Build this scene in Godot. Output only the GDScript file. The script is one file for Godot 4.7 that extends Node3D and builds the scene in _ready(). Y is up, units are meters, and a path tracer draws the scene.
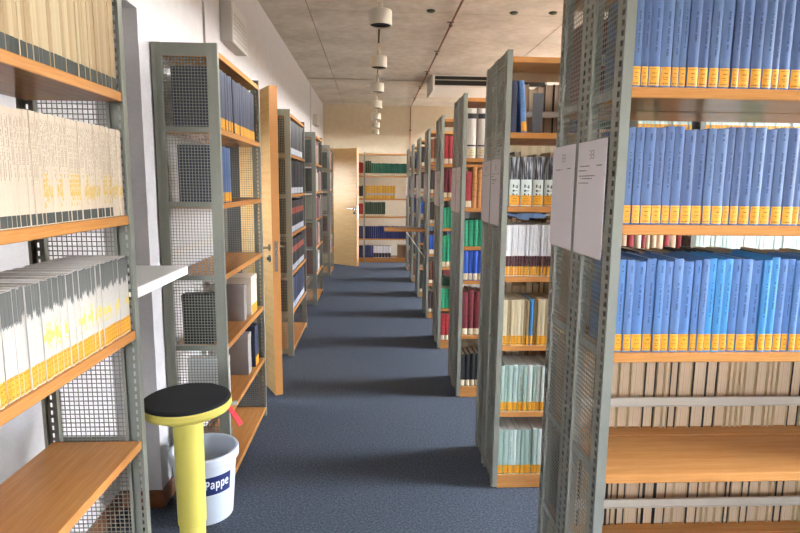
extends Node3D

# ---------------------------------------------------------------- mesh builder
class MB:
	var v := PackedVector3Array()
	var n := PackedVector3Array()
	var uv := PackedVector2Array()
	var col := PackedColorArray()
	var idx := PackedInt32Array()
	var tint := Color.WHITE
	var use_col := false
	var xf := Transform3D.IDENTITY

	func tri(a: Vector3, b: Vector3, c: Vector3, na: Vector3, nb: Vector3, nc: Vector3, ua := Vector2.ZERO, ub := Vector2.ZERO, uc := Vector2.ZERO) -> void:
		var k := v.size()
		a = xf * a; b = xf * b; c = xf * c
		na = (xf.basis * na).normalized(); nb = (xf.basis * nb).normalized(); nc = (xf.basis * nc).normalized()
		v.append(a); v.append(b); v.append(c)
		n.append(na); n.append(nb); n.append(nc)
		uv.append(ua); uv.append(ub); uv.append(uc)
		if use_col:
			col.append(tint); col.append(tint); col.append(tint)
		var f := (b - a).cross(c - a)
		if f.dot(na + nb + nc) > 0.0:
			idx.append(k); idx.append(k + 2); idx.append(k + 1)
		else:
			idx.append(k); idx.append(k + 1); idx.append(k + 2)

	func quad(a: Vector3, b: Vector3, c: Vector3, d: Vector3, nn: Vector3, ua := Vector2.ZERO, ub := Vector2.ZERO, uc := Vector2.ZERO, ud := Vector2.ZERO) -> void:
		quadn(a, b, c, d, nn, nn, nn, nn, ua, ub, uc, ud)

	func quadn(a: Vector3, b: Vector3, c: Vector3, d: Vector3, na: Vector3, nb: Vector3, nc: Vector3, nd: Vector3, ua := Vector2.ZERO, ub := Vector2.ZERO, uc := Vector2.ZERO, ud := Vector2.ZERO) -> void:
		tri(a, b, c, na, nb, nc, ua, ub, uc)
		tri(a, c, d, na, nc, nd, ua, uc, ud)

	# box from corner to corner
	func box(p: Vector3, q: Vector3) -> void:
		var x0 := p.x; var y0 := p.y; var z0 := p.z
		var x1 := q.x; var y1 := q.y; var z1 := q.z
		quad(Vector3(x0, y0, z0), Vector3(x0, y1, z0), Vector3(x0, y1, z1), Vector3(x0, y0, z1), Vector3.LEFT, Vector2(0, 1), Vector2(0, 0), Vector2(1, 0), Vector2(1, 1))
		quad(Vector3(x1, y0, z0), Vector3(x1, y1, z0), Vector3(x1, y1, z1), Vector3(x1, y0, z1), Vector3.RIGHT, Vector2(0, 1), Vector2(0, 0), Vector2(1, 0), Vector2(1, 1))
		quad(Vector3(x0, y0, z0), Vector3(x1, y0, z0), Vector3(x1, y0, z1), Vector3(x0, y0, z1), Vector3.DOWN, Vector2(0, 0), Vector2(1, 0), Vector2(1, 1), Vector2(0, 1))
		quad(Vector3(x0, y1, z0), Vector3(x1, y1, z0), Vector3(x1, y1, z1), Vector3(x0, y1, z1), Vector3.UP, Vector2(0, 0), Vector2(1, 0), Vector2(1, 1), Vector2(0, 1))
		quad(Vector3(x0, y0, z0), Vector3(x1, y0, z0), Vector3(x1, y1, z0), Vector3(x0, y1, z0), Vector3.FORWARD, Vector2(0, 1), Vector2(1, 1), Vector2(1, 0), Vector2(0, 0))
		quad(Vector3(x0, y0, z1), Vector3(x1, y0, z1), Vector3(x1, y1, z1), Vector3(x0, y1, z1), Vector3.BACK, Vector2(0, 1), Vector2(1, 1), Vector2(1, 0), Vector2(0, 0))

	# box with chamfered edges
	func cbox(p: Vector3, q: Vector3, c: float) -> void:
		var m := (p + q) / 2.0
		var h := (q - p) / 2.0
		for ax in 3:
			var a2 := (ax + 1) % 3
			var a3 := (ax + 2) % 3
			for s in [-1.0, 1.0]:
				var nn := Vector3.ZERO
				nn[ax] = s
				var pts: Array[Vector3] = []
				for w in [[-1.0, -1.0], [1.0, -1.0], [1.0, 1.0], [-1.0, 1.0]]:
					var t := Vector3.ZERO
					t[ax] = s * h[ax]
					t[a2] = w[0] * (h[a2] - c)
					t[a3] = w[1] * (h[a3] - c)
					pts.append(m + t)
				quad(pts[0], pts[1], pts[2], pts[3], nn, Vector2(0, 1), Vector2(1, 1), Vector2(1, 0), Vector2(0, 0))
			for s in [-1.0, 1.0]:
				for r in [-1.0, 1.0]:
					var e := Vector3.ZERO
					e[a2] = s
					e[a3] = r
					var q4: Array[Vector3] = []
					for k in [[-1.0, 0], [1.0, 0], [1.0, 1], [-1.0, 1]]:
						var t := Vector3.ZERO
						t[ax] = k[0] * (h[ax] - c)
						t[a2] = s * (h[a2] - (c if k[1] == 0 else 0.0))
						t[a3] = r * (h[a3] - (0.0 if k[1] == 0 else c))
						q4.append(m + t)
					quad(q4[0], q4[1], q4[2], q4[3], e.normalized())
		for sx in [-1.0, 1.0]:
			for sy in [-1.0, 1.0]:
				for sz in [-1.0, 1.0]:
					var e := Vector3(sx, sy, sz).normalized()
					tri(m + Vector3(sx * h.x, sy * (h.y - c), sz * (h.z - c)), m + Vector3(sx * (h.x - c), sy * h.y, sz * (h.z - c)), m + Vector3(sx * (h.x - c), sy * (h.y - c), sz * h.z), e, e, e)

	# profile of (radius, y) turned round the y axis at c
	func lathe(prof: Array, c: Vector3, seg := 32, smooth := true) -> void:
		var cnt := prof.size()
		for i in cnt - 1:
			var p0: Vector2 = prof[i]
			var p1: Vector2 = prof[i + 1]
			var d := p1 - p0
			if d.length() < 1e-6:
				continue
			var en := Vector2(d.y, -d.x).normalized()
			for k in seg:
				var a0 := TAU * k / seg
				var a1 := TAU * (k + 1) / seg
				var r0 := Vector3(cos(a0), 0, sin(a0))
				var r1 := Vector3(cos(a1), 0, sin(a1))
				var n0 := r0 * en.x + Vector3.UP * en.y
				var n1 := r1 * en.x + Vector3.UP * en.y
				if not smooth:
					n0 = (n0 + n1).normalized()
					n1 = n0
				var u0 := float(k) / seg
				var u1 := float(k + 1) / seg
				quadn(c + r0 * p0.x + Vector3.UP * p0.y, c + r1 * p0.x + Vector3.UP * p0.y, c + r1 * p1.x + Vector3.UP * p1.y, c + r0 * p1.x + Vector3.UP * p1.y, n0, n1, n1, n0, Vector2(u0, 0), Vector2(u1, 0), Vector2(u1, 1), Vector2(u0, 1))

	func tube(pts: Array, r: float, seg := 10) -> void:
		for i in pts.size() - 1:
			var a: Vector3 = pts[i]
			var b: Vector3 = pts[i + 1]
			var d := (b - a).normalized()
			var s := d.cross(Vector3.UP)
			if s.length() < 0.01:
				s = d.cross(Vector3.RIGHT)
			s = s.normalized()
			var t := d.cross(s)
			for k in seg:
				var a0 := TAU * k / seg
				var a1 := TAU * (k + 1) / seg
				var r0 := s * cos(a0) + t * sin(a0)
				var r1 := s * cos(a1) + t * sin(a1)
				quadn(a + r0 * r, a + r1 * r, b + r1 * r, b + r0 * r, r0, r1, r1, r0)
				tri(a, a + r0 * r, a + r1 * r, -d, -d, -d)
				tri(b, b + r0 * r, b + r1 * r, d, d, d)

	# bar of rectangular section from a to b
	func bar(a: Vector3, b: Vector3, w: float, h: float) -> void:
		var d := (b - a).normalized()
		var s := d.cross(Vector3.UP)
		if s.length() < 0.01:
			s = Vector3.RIGHT
		s = s.normalized()
		var t := s.cross(d).normalized()
		var old := xf
		xf = old * Transform3D(Basis(s, t, -d), a)
		box(Vector3(-w / 2, -h / 2, -(b - a).length()), Vector3(w / 2, h / 2, 0))
		xf = old

	func done() -> ArrayMesh:
		var arr := []
		arr.resize(Mesh.ARRAY_MAX)
		arr[Mesh.ARRAY_VERTEX] = v
		arr[Mesh.ARRAY_NORMAL] = n
		arr[Mesh.ARRAY_TEX_UV] = uv
		if use_col:
			arr[Mesh.ARRAY_COLOR] = col
		arr[Mesh.ARRAY_INDEX] = idx
		var m := ArrayMesh.new()
		m.add_surface_from_arrays(Mesh.PRIMITIVE_TRIANGLES, arr)
		return m

# ---------------------------------------------------------------- scene helpers
var rng := RandomNumberGenerator.new()
var taken := {}
var M := {}
var cache := {}

func numbered(called: String) -> String:
	var k: int = taken.get(called, 0)
	taken[called] = k + 1
	return called if k == 0 else "%s_%03d" % [called, k]

func tag(o: Node, label: String, category: String, group := "", kind := "") -> void:
	o.set_meta("label", label)
	o.set_meta("category", category)
	if group != "":
		o.set_meta("group", group)
	if kind != "":
		o.set_meta("kind", kind)

func thing(called: String, label: String, category: String, at := Vector3.ZERO, turn := 0.0, group := "") -> Node3D:
	var o := Node3D.new()
	o.name = numbered(called)
	add_child(o)
	o.position = at
	o.rotation.y = turn
	tag(o, label, category, group)
	return o

func part(called: String, mesh: Mesh, mat: Material, parent: Node, xf := Transform3D.IDENTITY) -> MeshInstance3D:
	var o := MeshInstance3D.new()
	o.name = called if parent != self else numbered(called)
	o.mesh = mesh
	o.material_override = mat
	parent.add_child(o, true)
	o.transform = xf
	return o

func struct(called: String, mesh: Mesh, mat: Material, parent: Node = self) -> MeshInstance3D:
	var o := part(called, mesh, mat, parent)
	if parent == self:
		o.set_meta("kind", "structure")
	return o

func box_mesh(p: Vector3, q: Vector3, c := 0.0) -> ArrayMesh:
	var b := MB.new()
	if c > 0.0:
		b.cbox(p, q, c)
	else:
		b.box(p, q)
	return b.done()

# ---------------------------------------------------------------- materials
func srgb(r: float, g: float, b: float) -> Color:
	return Color(r / 255.0, g / 255.0, b / 255.0)

func mat(c: Color, rough := 0.6, metal := 0.0) -> StandardMaterial3D:
	var m := StandardMaterial3D.new()
	m.albedo_color = c
	m.roughness = rough
	m.metallic = metal
	return m

func noise(s: int, freq: float, oct := 3) -> FastNoiseLite:
	var f := FastNoiseLite.new()
	f.seed = s
	f.frequency = freq
	f.noise_type = FastNoiseLite.TYPE_SIMPLEX
	f.fractal_octaves = oct
	return f

func tex(img: Image) -> ImageTexture:
	return ImageTexture.create_from_image(img)

func wood_image(s: int, lo: Color, hi: Color) -> Image:
	var a := noise(s, 0.012, 3).get_seamless_image(256, 256)
	var b := noise(s + 1, 0.06, 2).get_seamless_image(256, 256)
	var img := Image.create(256, 256, false, Image.FORMAT_RGB8)
	for y in 256:
		for x in 256:
			var g := a.get_pixel(x, y).r * 0.55 + b.get_pixel(x, y).r * 0.45
			img.set_pixel(x, y, lo.lerp(hi, clampf(g * 1.5 - 0.25, 0, 1)))
	return img

func noise_image(s: int, size: int, parts: Array, lo: Color, hi: Color, gain := 1.4) -> Image:
	var layers := []
	for p in parts:
		layers.append(noise(s + layers.size(), p[0], p[2]).get_seamless_image(size, size))
	var img := Image.create(size, size, false, Image.FORMAT_RGB8)
	for y in size:
		for x in size:
			var g := 0.0
			for k in parts.size():
				g += layers[k].get_pixel(x, y).r * parts[k][1]
			img.set_pixel(x, y, lo.lerp(hi, clampf((g - 0.5) * gain + 0.5, 0, 1)))
	return img

func tri_mat(img: Image, scale: Vector3, rough: float, world := true) -> StandardMaterial3D:
	var m := mat(Color.WHITE, rough)
	m.albedo_texture = tex(img)
	m.uv1_triplanar = true
	m.uv1_world_triplanar = world
	m.uv1_scale = scale
	m.uv1_triplanar_sharpness = 8.0
	return m

const COLS := 8

# spines: eight columns, the first left blank; fn(img, x0, w, h, column)
func atlas(paper: Color, painter: Callable) -> ImageTexture:
	var w := 32
	var h := 512
	var img := Image.create(w * COLS, h, false, Image.FORMAT_RGB8)
	img.fill(paper)
	for c in range(1, COLS):
		painter.call(img, c * w, w, h, c)
	return tex(img)

func print_column(img: Image, x: int, y0: int, y1: int, wide: int, ink: Color, strength := 1.0) -> void:
	var y := y0
	while y < y1:
		var len_ := rng.randi_range(2, 6)
		if rng.randf() < 0.16:
			y += rng.randi_range(4, 14)
		else:
			for yy in range(y, mini(y + len_, y1)):
				for xx in range(x, x + wide):
					if rng.randf() < 0.8:
						img.set_pixel(xx, yy, img.get_pixel(xx, yy).lerp(ink, strength * rng.randf_range(0.5, 1.0)))
			y += len_ + rng.randi_range(1, 2)

func paint_blue(img: Image, x0: int, w: int, h: int, _c: int) -> void:
	print_column(img, x0 + 13, 30, 70, 6, Color(0.12, 0.13, 0.2), 0.75)
	print_column(img, x0 + 13, 130, int(h * rng.randf_range(0.55, 0.7)), 6, Color(0.12, 0.13, 0.2), 0.75)
	for y in h:
		for x in w:
			var p := img.get_pixel(x0 + x, y)
			img.set_pixel(x0 + x, y, p * rng.randf_range(0.93, 1.0))

func paint_cream(img: Image, x0: int, w: int, h: int, _c: int) -> void:
	for x in w:
		var s := rng.randf_range(0.9, 1.0)
		for y in h:
			img.set_pixel(x0 + x, y, img.get_pixel(x0 + x, y) * s)

func paint_issue(img: Image, x0: int, w: int, h: int, c: int) -> void:
	print_column(img, x0 + 6, 30, int(h * rng.randf_range(0.45, 0.66)), 6, Color(0.35, 0.28, 0.24), 0.75)
	print_column(img, x0 + 19, 40, int(h * rng.randf_range(0.3, 0.66)), 6, Color(0.35, 0.28, 0.24), 0.65)
	if c >= 4:
		blot(img, x0, w, int(h * rng.randf_range(0.5, 0.66)), int(h * rng.randf_range(0.74, 0.88)), Color(0.98, 0.84, 0.3), c)

# a printed patch with ragged, grainy edges
func blot(img: Image, x0: int, w: int, y0: int, y1: int, ink: Color, s: int) -> void:
	var f := noise(s * 7 + 3, 0.03, 3)
	for y in range(y0, y1):
		var t := float(y - y0) / float(y1 - y0)
		var edge := sin(t * PI)
		for x in w:
			if f.get_noise_2d(x * 1.5, y) * 0.9 + edge * 0.9 > 0.55 + rng.randf_range(-0.12, 0.12):
				img.set_pixel(x0 + x, y, img.get_pixel(x0 + x, y).lerp(ink, 0.62))

func paint_grey_top(img: Image, x0: int, w: int, h: int, c: int) -> void:
	print_column(img, x0 + 14, int(h * 0.36), int(h * 0.7), 3, Color(0.6, 0.55, 0.5), 0.6)
	if c >= 4:
		blot(img, x0, w, int(h * rng.randf_range(0.36, 0.52)), int(h * rng.randf_range(0.62, 0.8)), Color(0.96, 0.8, 0.15), c + 20)
	var f := noise(c + 50, 0.05, 3)
	var base := rng.randf_range(0.24, 0.32)
	for x in w:
		var lim := int(h * (base + 0.05 * f.get_noise_1d(x * 3.0)))
		var s := rng.randf_range(0.85, 1.05)
		for y in lim:
			img.set_pixel(x0 + x, y, Color(0.44, 0.44, 0.42) * (s * rng.randf_range(0.86, 1.1)))

func paint_volume(img: Image, x0: int, w: int, h: int, _c: int) -> void:
	for k in 5:
		var y := int(h * (0.08 + 0.16 * k))
		for yy in range(y, y + 4):
			for x in w:
				img.set_pixel(x0 + x, yy, img.get_pixel(x0 + x, yy) * 0.6)
	print_column(img, x0 + 8, int(h * 0.27), int(h * 0.38), 16, Color(0.95, 0.85, 0.6), 0.3)

func paint_photo(img: Image, x0: int, w: int, h: int, c: int) -> void:
	var f := noise(c + 90, 0.09, 4)
	for y in int(h * 0.46):
		for x in w:
			var g := clampf(0.38 + 0.75 * f.get_noise_2d(x * 1.6, y * 0.035), 0.04, 0.8)
			img.set_pixel(x0 + x, y, Color(g, g, g * 1.03))
	# rotated capitals read from bottom to top, as dark strokes on the pale lower half
	var ink := Color(0.13, 0.14, 0.15)
	var y := int(h * 0.56)
	for k in 3:
		for t in 40:
			var q := int(t * 13 / 40.0)
			for d in 3:
				if k != 1:
					img.set_pixel(x0 + 10 + q, y + t, ink) if d == 0 else img.set_pixel(x0 + 10 + q, mini(y + t + d, h - 1), ink)
			for d in 5:
				if k == 1:
					img.set_pixel(x0 + 10 + d, y + t / 2 + 10, ink)
		for d in 14:
			for e in 5:
				if k == 1:
					img.set_pixel(x0 + 10 + d, y + 18 + e, ink)
		for t in 34:
			for e in 3:
				if k != 1:
					img.set_pixel(x0 + 10 + e, y + t, ink)
					img.set_pixel(x0 + 22 + e - 1, y + 6 + t, ink)
		y += 46

func paint_maroon(img: Image, x0: int, w: int, h: int, _c: int) -> void:
	print_column(img, x0 + 13, 40, int(h * 0.5), 4, Color(0.5, 0.5, 0.5), 0.7)
	for y in range(int(h * 0.6), int(h * 0.82)):
		for x in w:
			img.set_pixel(x0 + x, y, Color(0.30, 0.1, 0.12) * rng.randf_range(0.85, 1.15))

func paint_pages(img: Image, x0: int, w: int, h: int, _c: int) -> void:
	for x in w:
		var s := rng.randf_range(0.8, 1.0)
		for y in h:
			img.set_pixel(x0 + x, y, img.get_pixel(x0 + x, y) * (s * rng.randf_range(0.97, 1.0)))

func label_texture(paper: Color, ink: Color) -> ImageTexture:
	var img := Image.create(128, 64, false, Image.FORMAT_RGB8)
	img.fill(paper)
	for c in 4:
		var x0 := c * 32
		for row in [[6, 2, 3], [20, 4, 10], [34, 3, 8], [41, 2, 9], [55, 4, 4]]:
			for x in range(x0 + int(row[2]), x0 + 32 - int(row[2])):
				if rng.randf() < 0.62:
					for y in range(row[0], row[0] + row[1]):
						img.set_pixel(x, y, paper.lerp(ink, 0.7))
	return tex(img)

func book_mat(c: Color, t: Texture2D, rough := 0.55) -> StandardMaterial3D:
	var m := mat(c, rough)
	m.albedo_texture = t
	m.texture_filter = BaseMaterial3D.TEXTURE_FILTER_LINEAR_WITH_MIPMAPS
	return m

func make_materials() -> void:
	M.metal = mat(srgb(138, 139, 127), 0.4, 0.1)
	M.metal_light = mat(srgb(186, 186, 176), 0.4, 0.1)
	M.rail = mat(srgb(196, 188, 172), 0.45, 0.1)
	var wi := wood_image(11, srgb(192, 130, 70), srgb(208, 148, 86))
	M.wood = tri_mat(wi, Vector3(0.5, 9, 9), 0.22, false)
	M.wood.specular_mode = BaseMaterial3D.SPECULAR_SCHLICK_GGX
	var di := wood_image(21, srgb(218, 170, 104), srgb(230, 188, 126))
	M.door = tri_mat(di, Vector3(0.6, 7, 7), 0.4, false)
	M.edge_wood = mat(srgb(186, 128, 70), 0.45)
	var base_img := wood_image(31, srgb(104, 62, 34), srgb(134, 84, 48))
	M.baseboard = tri_mat(base_img, Vector3(6, 6, 1), 0.45, false)
	var wall_img := noise_image(41, 256, [[0.02, 0.5, 3], [0.2, 0.5, 2]], srgb(190, 186, 185), srgb(200, 196, 195))
	M.wall = tri_mat(wall_img, Vector3(1.2, 1.2, 1.2), 0.9)
	var cream_img := noise_image(45, 256, [[0.02, 0.5, 3], [0.2, 0.5, 2]], srgb(204, 190, 164), srgb(214, 201, 177))
	M.wall_cream = tri_mat(cream_img, Vector3(1.2, 1.2, 1.2), 0.9)
	var con := noise_image(51, 512, [[0.006, 0.5, 4], [0.03, 0.35, 4], [0.25, 0.15, 2]], srgb(190, 182, 168), srgb(222, 216, 204), 1.6)
	M.concrete = tri_mat(con, Vector3(0.42, 0.42, 0.42), 0.85)
	M.concrete_dark = mat(srgb(112, 106, 98), 0.9)
	var carpet := noise_image(61, 512, [[0.35, 0.65, 2], [0.05, 0.35, 2]], srgb(34, 38, 45), srgb(100, 109, 122), 1.8)
	M.carpet = tri_mat(carpet, Vector3(2.2, 2.2, 2.2), 0.95)
	M.carpet.heightmap_enabled = false
	M.white = mat(srgb(238, 238, 232), 0.45)
	M.lamp_white = mat(srgb(210, 202, 184), 0.4)
	M.black = mat(srgb(22, 22, 24), 0.5)
	M.chrome = mat(srgb(205, 205, 205), 0.22, 0.9)
	M.copper = mat(srgb(138, 92, 66), 0.45, 0.3)
	M.paper = mat(srgb(226, 220, 222), 0.7)
	M.steel_dark = mat(srgb(96, 98, 96), 0.5, 0.2)
	M.glass = mat(Color(0.9, 0.95, 0.95, 0.06), 0.02)
	M.glass.transparency = BaseMaterial3D.TRANSPARENCY_ALPHA
	# book papers and covers
	var tp := atlas(Color.WHITE, paint_pages)
	M.pages = book_mat(srgb(216, 198, 168), tp, 0.9)
	M.pages_brown = book_mat(srgb(224, 196, 162), tp, 0.9)
	M.pages_grey = book_mat(srgb(126, 104, 86), tp, 0.9)
	M.pages_white = book_mat(srgb(236, 232, 224), tp, 0.9)
	var tb := atlas(Color.WHITE, paint_blue)
	M.blue = [book_mat(srgb(76, 102, 146), tb), book_mat(srgb(86, 112, 152), tb), book_mat(srgb(70, 93, 136), tb)]
	M.blue2 = [book_mat(srgb(84, 126, 178), tb), book_mat(srgb(90, 124, 174), tb), book_mat(srgb(80, 120, 174), tb)]
	M.bright_blue = [book_mat(srgb(64, 142, 200), tb, 0.4)]
	var tc := atlas(Color.WHITE, paint_cream)
	M.cream = [book_mat(srgb(206, 184, 144), tc), book_mat(srgb(198, 172, 130), tc), book_mat(srgb(184, 156, 114), tc)]
	M.issue = [book_mat(srgb(208, 190, 166), atlas(Color.WHITE, paint_issue))]
	M.grey_top = [book_mat(Color.WHITE, atlas(Color(0.8, 0.775, 0.735), paint_grey_top))]
	M.navy = [book_mat(srgb(38, 44, 68), tc), book_mat(srgb(46, 52, 76), tc)]
	M.photo = [book_mat(Color.WHITE, atlas(Color(0.86, 0.9, 0.87), paint_photo))]
	M.maroon = [book_mat(srgb(232, 232, 232), atlas(Color.WHITE, paint_maroon))]
	M.tan = [book_mat(srgb(216, 196, 150), tc), book_mat(srgb(226, 212, 176), tc), book_mat(srgb(180, 156, 112), tc)]
	M.mint = [book_mat(srgb(186, 208, 196), tb), book_mat(srgb(214, 226, 216), tc), book_mat(srgb(168, 192, 178), tc)]
	M.pale = [book_mat(srgb(226, 240, 232), tc), book_mat(srgb(210, 232, 222), tc)]
	M.pinkish = [book_mat(srgb(236, 218, 190), tc), book_mat(srgb(228, 196, 160), tc), book_mat(srgb(166, 40, 46), tc)]
	var tv := atlas(Color.WHITE, paint_volume)
	M.red = [book_mat(srgb(170, 34, 36), tv), book_mat(srgb(158, 28, 34), tv)]
	M.dark_red = [book_mat(srgb(112, 28, 38), tv)]
	M.green = [book_mat(srgb(28, 148, 104), tv), book_mat(srgb(34, 156, 112), tv)]
	M.royal = [book_mat(srgb(34, 84, 190), tc), book_mat(srgb(40, 92, 196), tc)]
	M.black_cover = [book_mat(srgb(30, 29, 31), tv), book_mat(srgb(38, 35, 35), tv)]
	M.brown = [book_mat(srgb(126, 72, 40), tv), book_mat(srgb(104, 58, 36), tv), book_mat(srgb(56, 40, 36), tv)]
	M.orange = [book_mat(srgb(214, 148, 82), tv), book_mat(srgb(196, 130, 70), tv)]
	M.teal = [book_mat(srgb(24, 100, 84), tv), book_mat(srgb(30, 112, 94), tv)]
	M.forest = [book_mat(srgb(36, 66, 44), tv), book_mat(srgb(52, 74, 54), tv)]
	M.yellow = [book_mat(srgb(222, 170, 48), tv), book_mat(srgb(228, 180, 62), tv)]
	M.indigo = [book_mat(srgb(28, 42, 104), tv), book_mat(srgb(24, 36, 92), tv)]
	M.mixed = [book_mat(srgb(120, 40, 40), tv), book_mat(srgb(196, 186, 170), tc), book_mat(srgb(48, 44, 44), tv), book_mat(srgb(138, 88, 60), tv), book_mat(srgb(48, 58, 84), tv)]
	M.box_file = [book_mat(srgb(232, 222, 208), tc)]
	M.lab_yellow = book_mat(Color.WHITE, label_texture(srgb(230, 158, 18), srgb(60, 40, 20)), 0.5)
	M.lab_orange = book_mat(Color.WHITE, label_texture(srgb(236, 166, 48), srgb(70, 44, 24)), 0.5)
	M.lab_grey = mat(srgb(72, 76, 70), 0.7)
	M.lab_cream = book_mat(Color.WHITE, label_texture(srgb(232, 216, 178), srgb(90, 76, 60)), 0.6)
	M.lab_white = book_mat(Color.WHITE, label_texture(srgb(186, 190, 196), srgb(60, 60, 66)), 0.5)
	M.band_black = mat(srgb(34, 33, 34), 0.6)
	M.band_rust = mat(srgb(150, 72, 54), 0.6)

# ---------------------------------------------------------------- bookcase pieces
const SHELVES := [0.075, 0.42, 0.771, 1.124, 1.472, 1.822]
const TOP := 2.2
const FT := 0.026      # thickness of an upright frame

# slotted C channel: u from 0 to w, outer face at z = 0
func post_mesh(w: float, slot_at: float, closed := true, sw := 0.006) -> ArrayMesh:
	var key := "post%.3f%.3f%s%.4f" % [w, slot_at, closed, sw]
	if cache.has(key):
		return cache[key]
	var b := MB.new()
	var t := 0.002
	b.box(Vector3(0, 0.012, 0), Vector3(slot_at, TOP, t))
	b.box(Vector3(slot_at + sw, 0.012, 0), Vector3(w, TOP, t))
	var y := 0.012
	while y < TOP - 0.02:
		b.box(Vector3(slot_at, y, 0), Vector3(slot_at + sw, minf(y + 0.0105, TOP), t))
		y += 0.025
	b.box(Vector3(slot_at, TOP - 0.012, 0), Vector3(slot_at + sw, TOP, t))
	b.box(Vector3(0, 0.012, t), Vector3(t, TOP, FT))
	b.box(Vector3(w - t, 0.012, t), Vector3(w, TOP, FT))
	b.box(Vector3(0, TOP - t, t), Vector3(w, TOP, FT))
	b.box(Vector3(t, 0.012, FT - t), Vector3(w - t if closed else 0.009, TOP, FT))
	cache[key] = b.done()
	return cache[key]

func foot_mesh() -> ArrayMesh:
	if not cache.has("foot"):
		var b := MB.new()
		b.lathe([Vector2(0, 0), Vector2(0.018, 0), Vector2(0.018, 0.005), Vector2(0.006, 0.008), Vector2(0.006, 0.03), Vector2(0, 0.03)], Vector3.ZERO, 12)
		cache.foot = b.done()
	return cache.foot

func mesh_panel(u0: float, u1: float) -> ArrayMesh:
	var key := "mesh%.3f%.3f" % [u0, u1]
	if cache.has(key):
		return cache[key]
	var b := MB.new()
	var pitch := 0.0142
	var w := 0.0027
	var y0 := 0.07
	var y1 := TOP - 0.055
	var nx := int(round((u1 - u0) / pitch))
	for k in nx + 1:
		var u := u0 + (u1 - u0) * k / nx
		b.box(Vector3(u - w / 2, y0, 0.0086), Vector3(u + w / 2, y1, 0.0098))
	var ny := int(round((y1 - y0) / pitch))
	for k in ny + 1:
		var y := y0 + (y1 - y0) * k / ny
		b.box(Vector3(u0, y - w / 2, 0.0066), Vector3(u1, y + w / 2, 0.0086))
	cache[key] = b.done()
	return cache[key]

func bar_mesh(u0: float, u1: float, h: float) -> ArrayMesh:
	var key := "bar%.3f%.3f%.3f" % [u0, u1, h]
	if not cache.has(key):
		var b := MB.new()
		# a sheet strip with a fine row of pressed ribs
		b.box(Vector3(u0, 0, 0.004), Vector3(u1, h, 0.007))
		var u := u0 + 0.006
		while u < u1 - 0.006:
			b.box(Vector3(u, h * 0.12, 0.0025), Vector3(u + 0.004, h * 0.88, 0.004))
			u += 0.0125
		cache[key] = b.done()
	return cache[key]

# an upright frame of width w: two posts, wire mesh, cross bars
func frame(parent: Node3D, xf: Transform3D, w: float, with_mesh := true, wp := 0.052, wr := 0.04, closed := true, sw := 0.0065) -> void:
	var m: Material = M.metal
	var a := part("post", post_mesh(wp, 0.012, closed, sw), m, parent, xf)
	var c := part("post", post_mesh(wr, wr - 0.026, closed, sw), m, parent, xf * Transform3D(Basis.IDENTITY, Vector3(w - wr, 0, 0)))
	part("foot", foot_mesh(), M.chrome, a, Transform3D(Basis.IDENTITY, Vector3(wp / 2, 0, FT / 2)))
	part("foot", foot_mesh(), M.chrome, c, Transform3D(Basis.IDENTITY, Vector3(wr / 2, 0, FT / 2)))
	if with_mesh:
		part("wire_mesh_panel", mesh_panel(wp, w - wr), m, parent, xf)
	part("cross_bar", bar_mesh(wp, w - wr, 0.058), m, parent, xf * Transform3D(Basis.IDENTITY, Vector3(0, TOP - 0.058, 0)))
	part("cross_bar", bar_mesh(wp, w - wr, 0.05), m, parent, xf * Transform3D(Basis.IDENTITY, Vector3(0, 0.03, 0)))
	for y in [0.40, 0.75, 1.10, 1.452, 1.8]:
		part("cross_bar", bar_mesh(wp, w - wr, 0.026), m, parent, xf * Transform3D(Basis.IDENTITY, Vector3(0, y, 0)))

func board_mesh(length: float, depth: float) -> ArrayMesh:
	var key := "board%.3f%.3f" % [length, depth]
	if not cache.has(key):
		cache[key] = box_mesh(Vector3(0, -0.027, 0), Vector3(length, 0, depth), 0.0022)
	return cache[key]

func rail_mesh(length: float) -> ArrayMesh:
	var key := "rail%.3f" % length
	if not cache.has(key):
		var b := MB.new()
		b.box(Vector3(0, 0, 0), Vector3(length, 0.03, 0.002))
		b.box(Vector3(0, 0, 0.002), Vector3(length, 0.002, 0.008))
		b.box(Vector3(0, 0.028, 0.002), Vector3(length, 0.03, 0.008))
		cache[key] = b.done()
	return cache[key]

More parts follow.
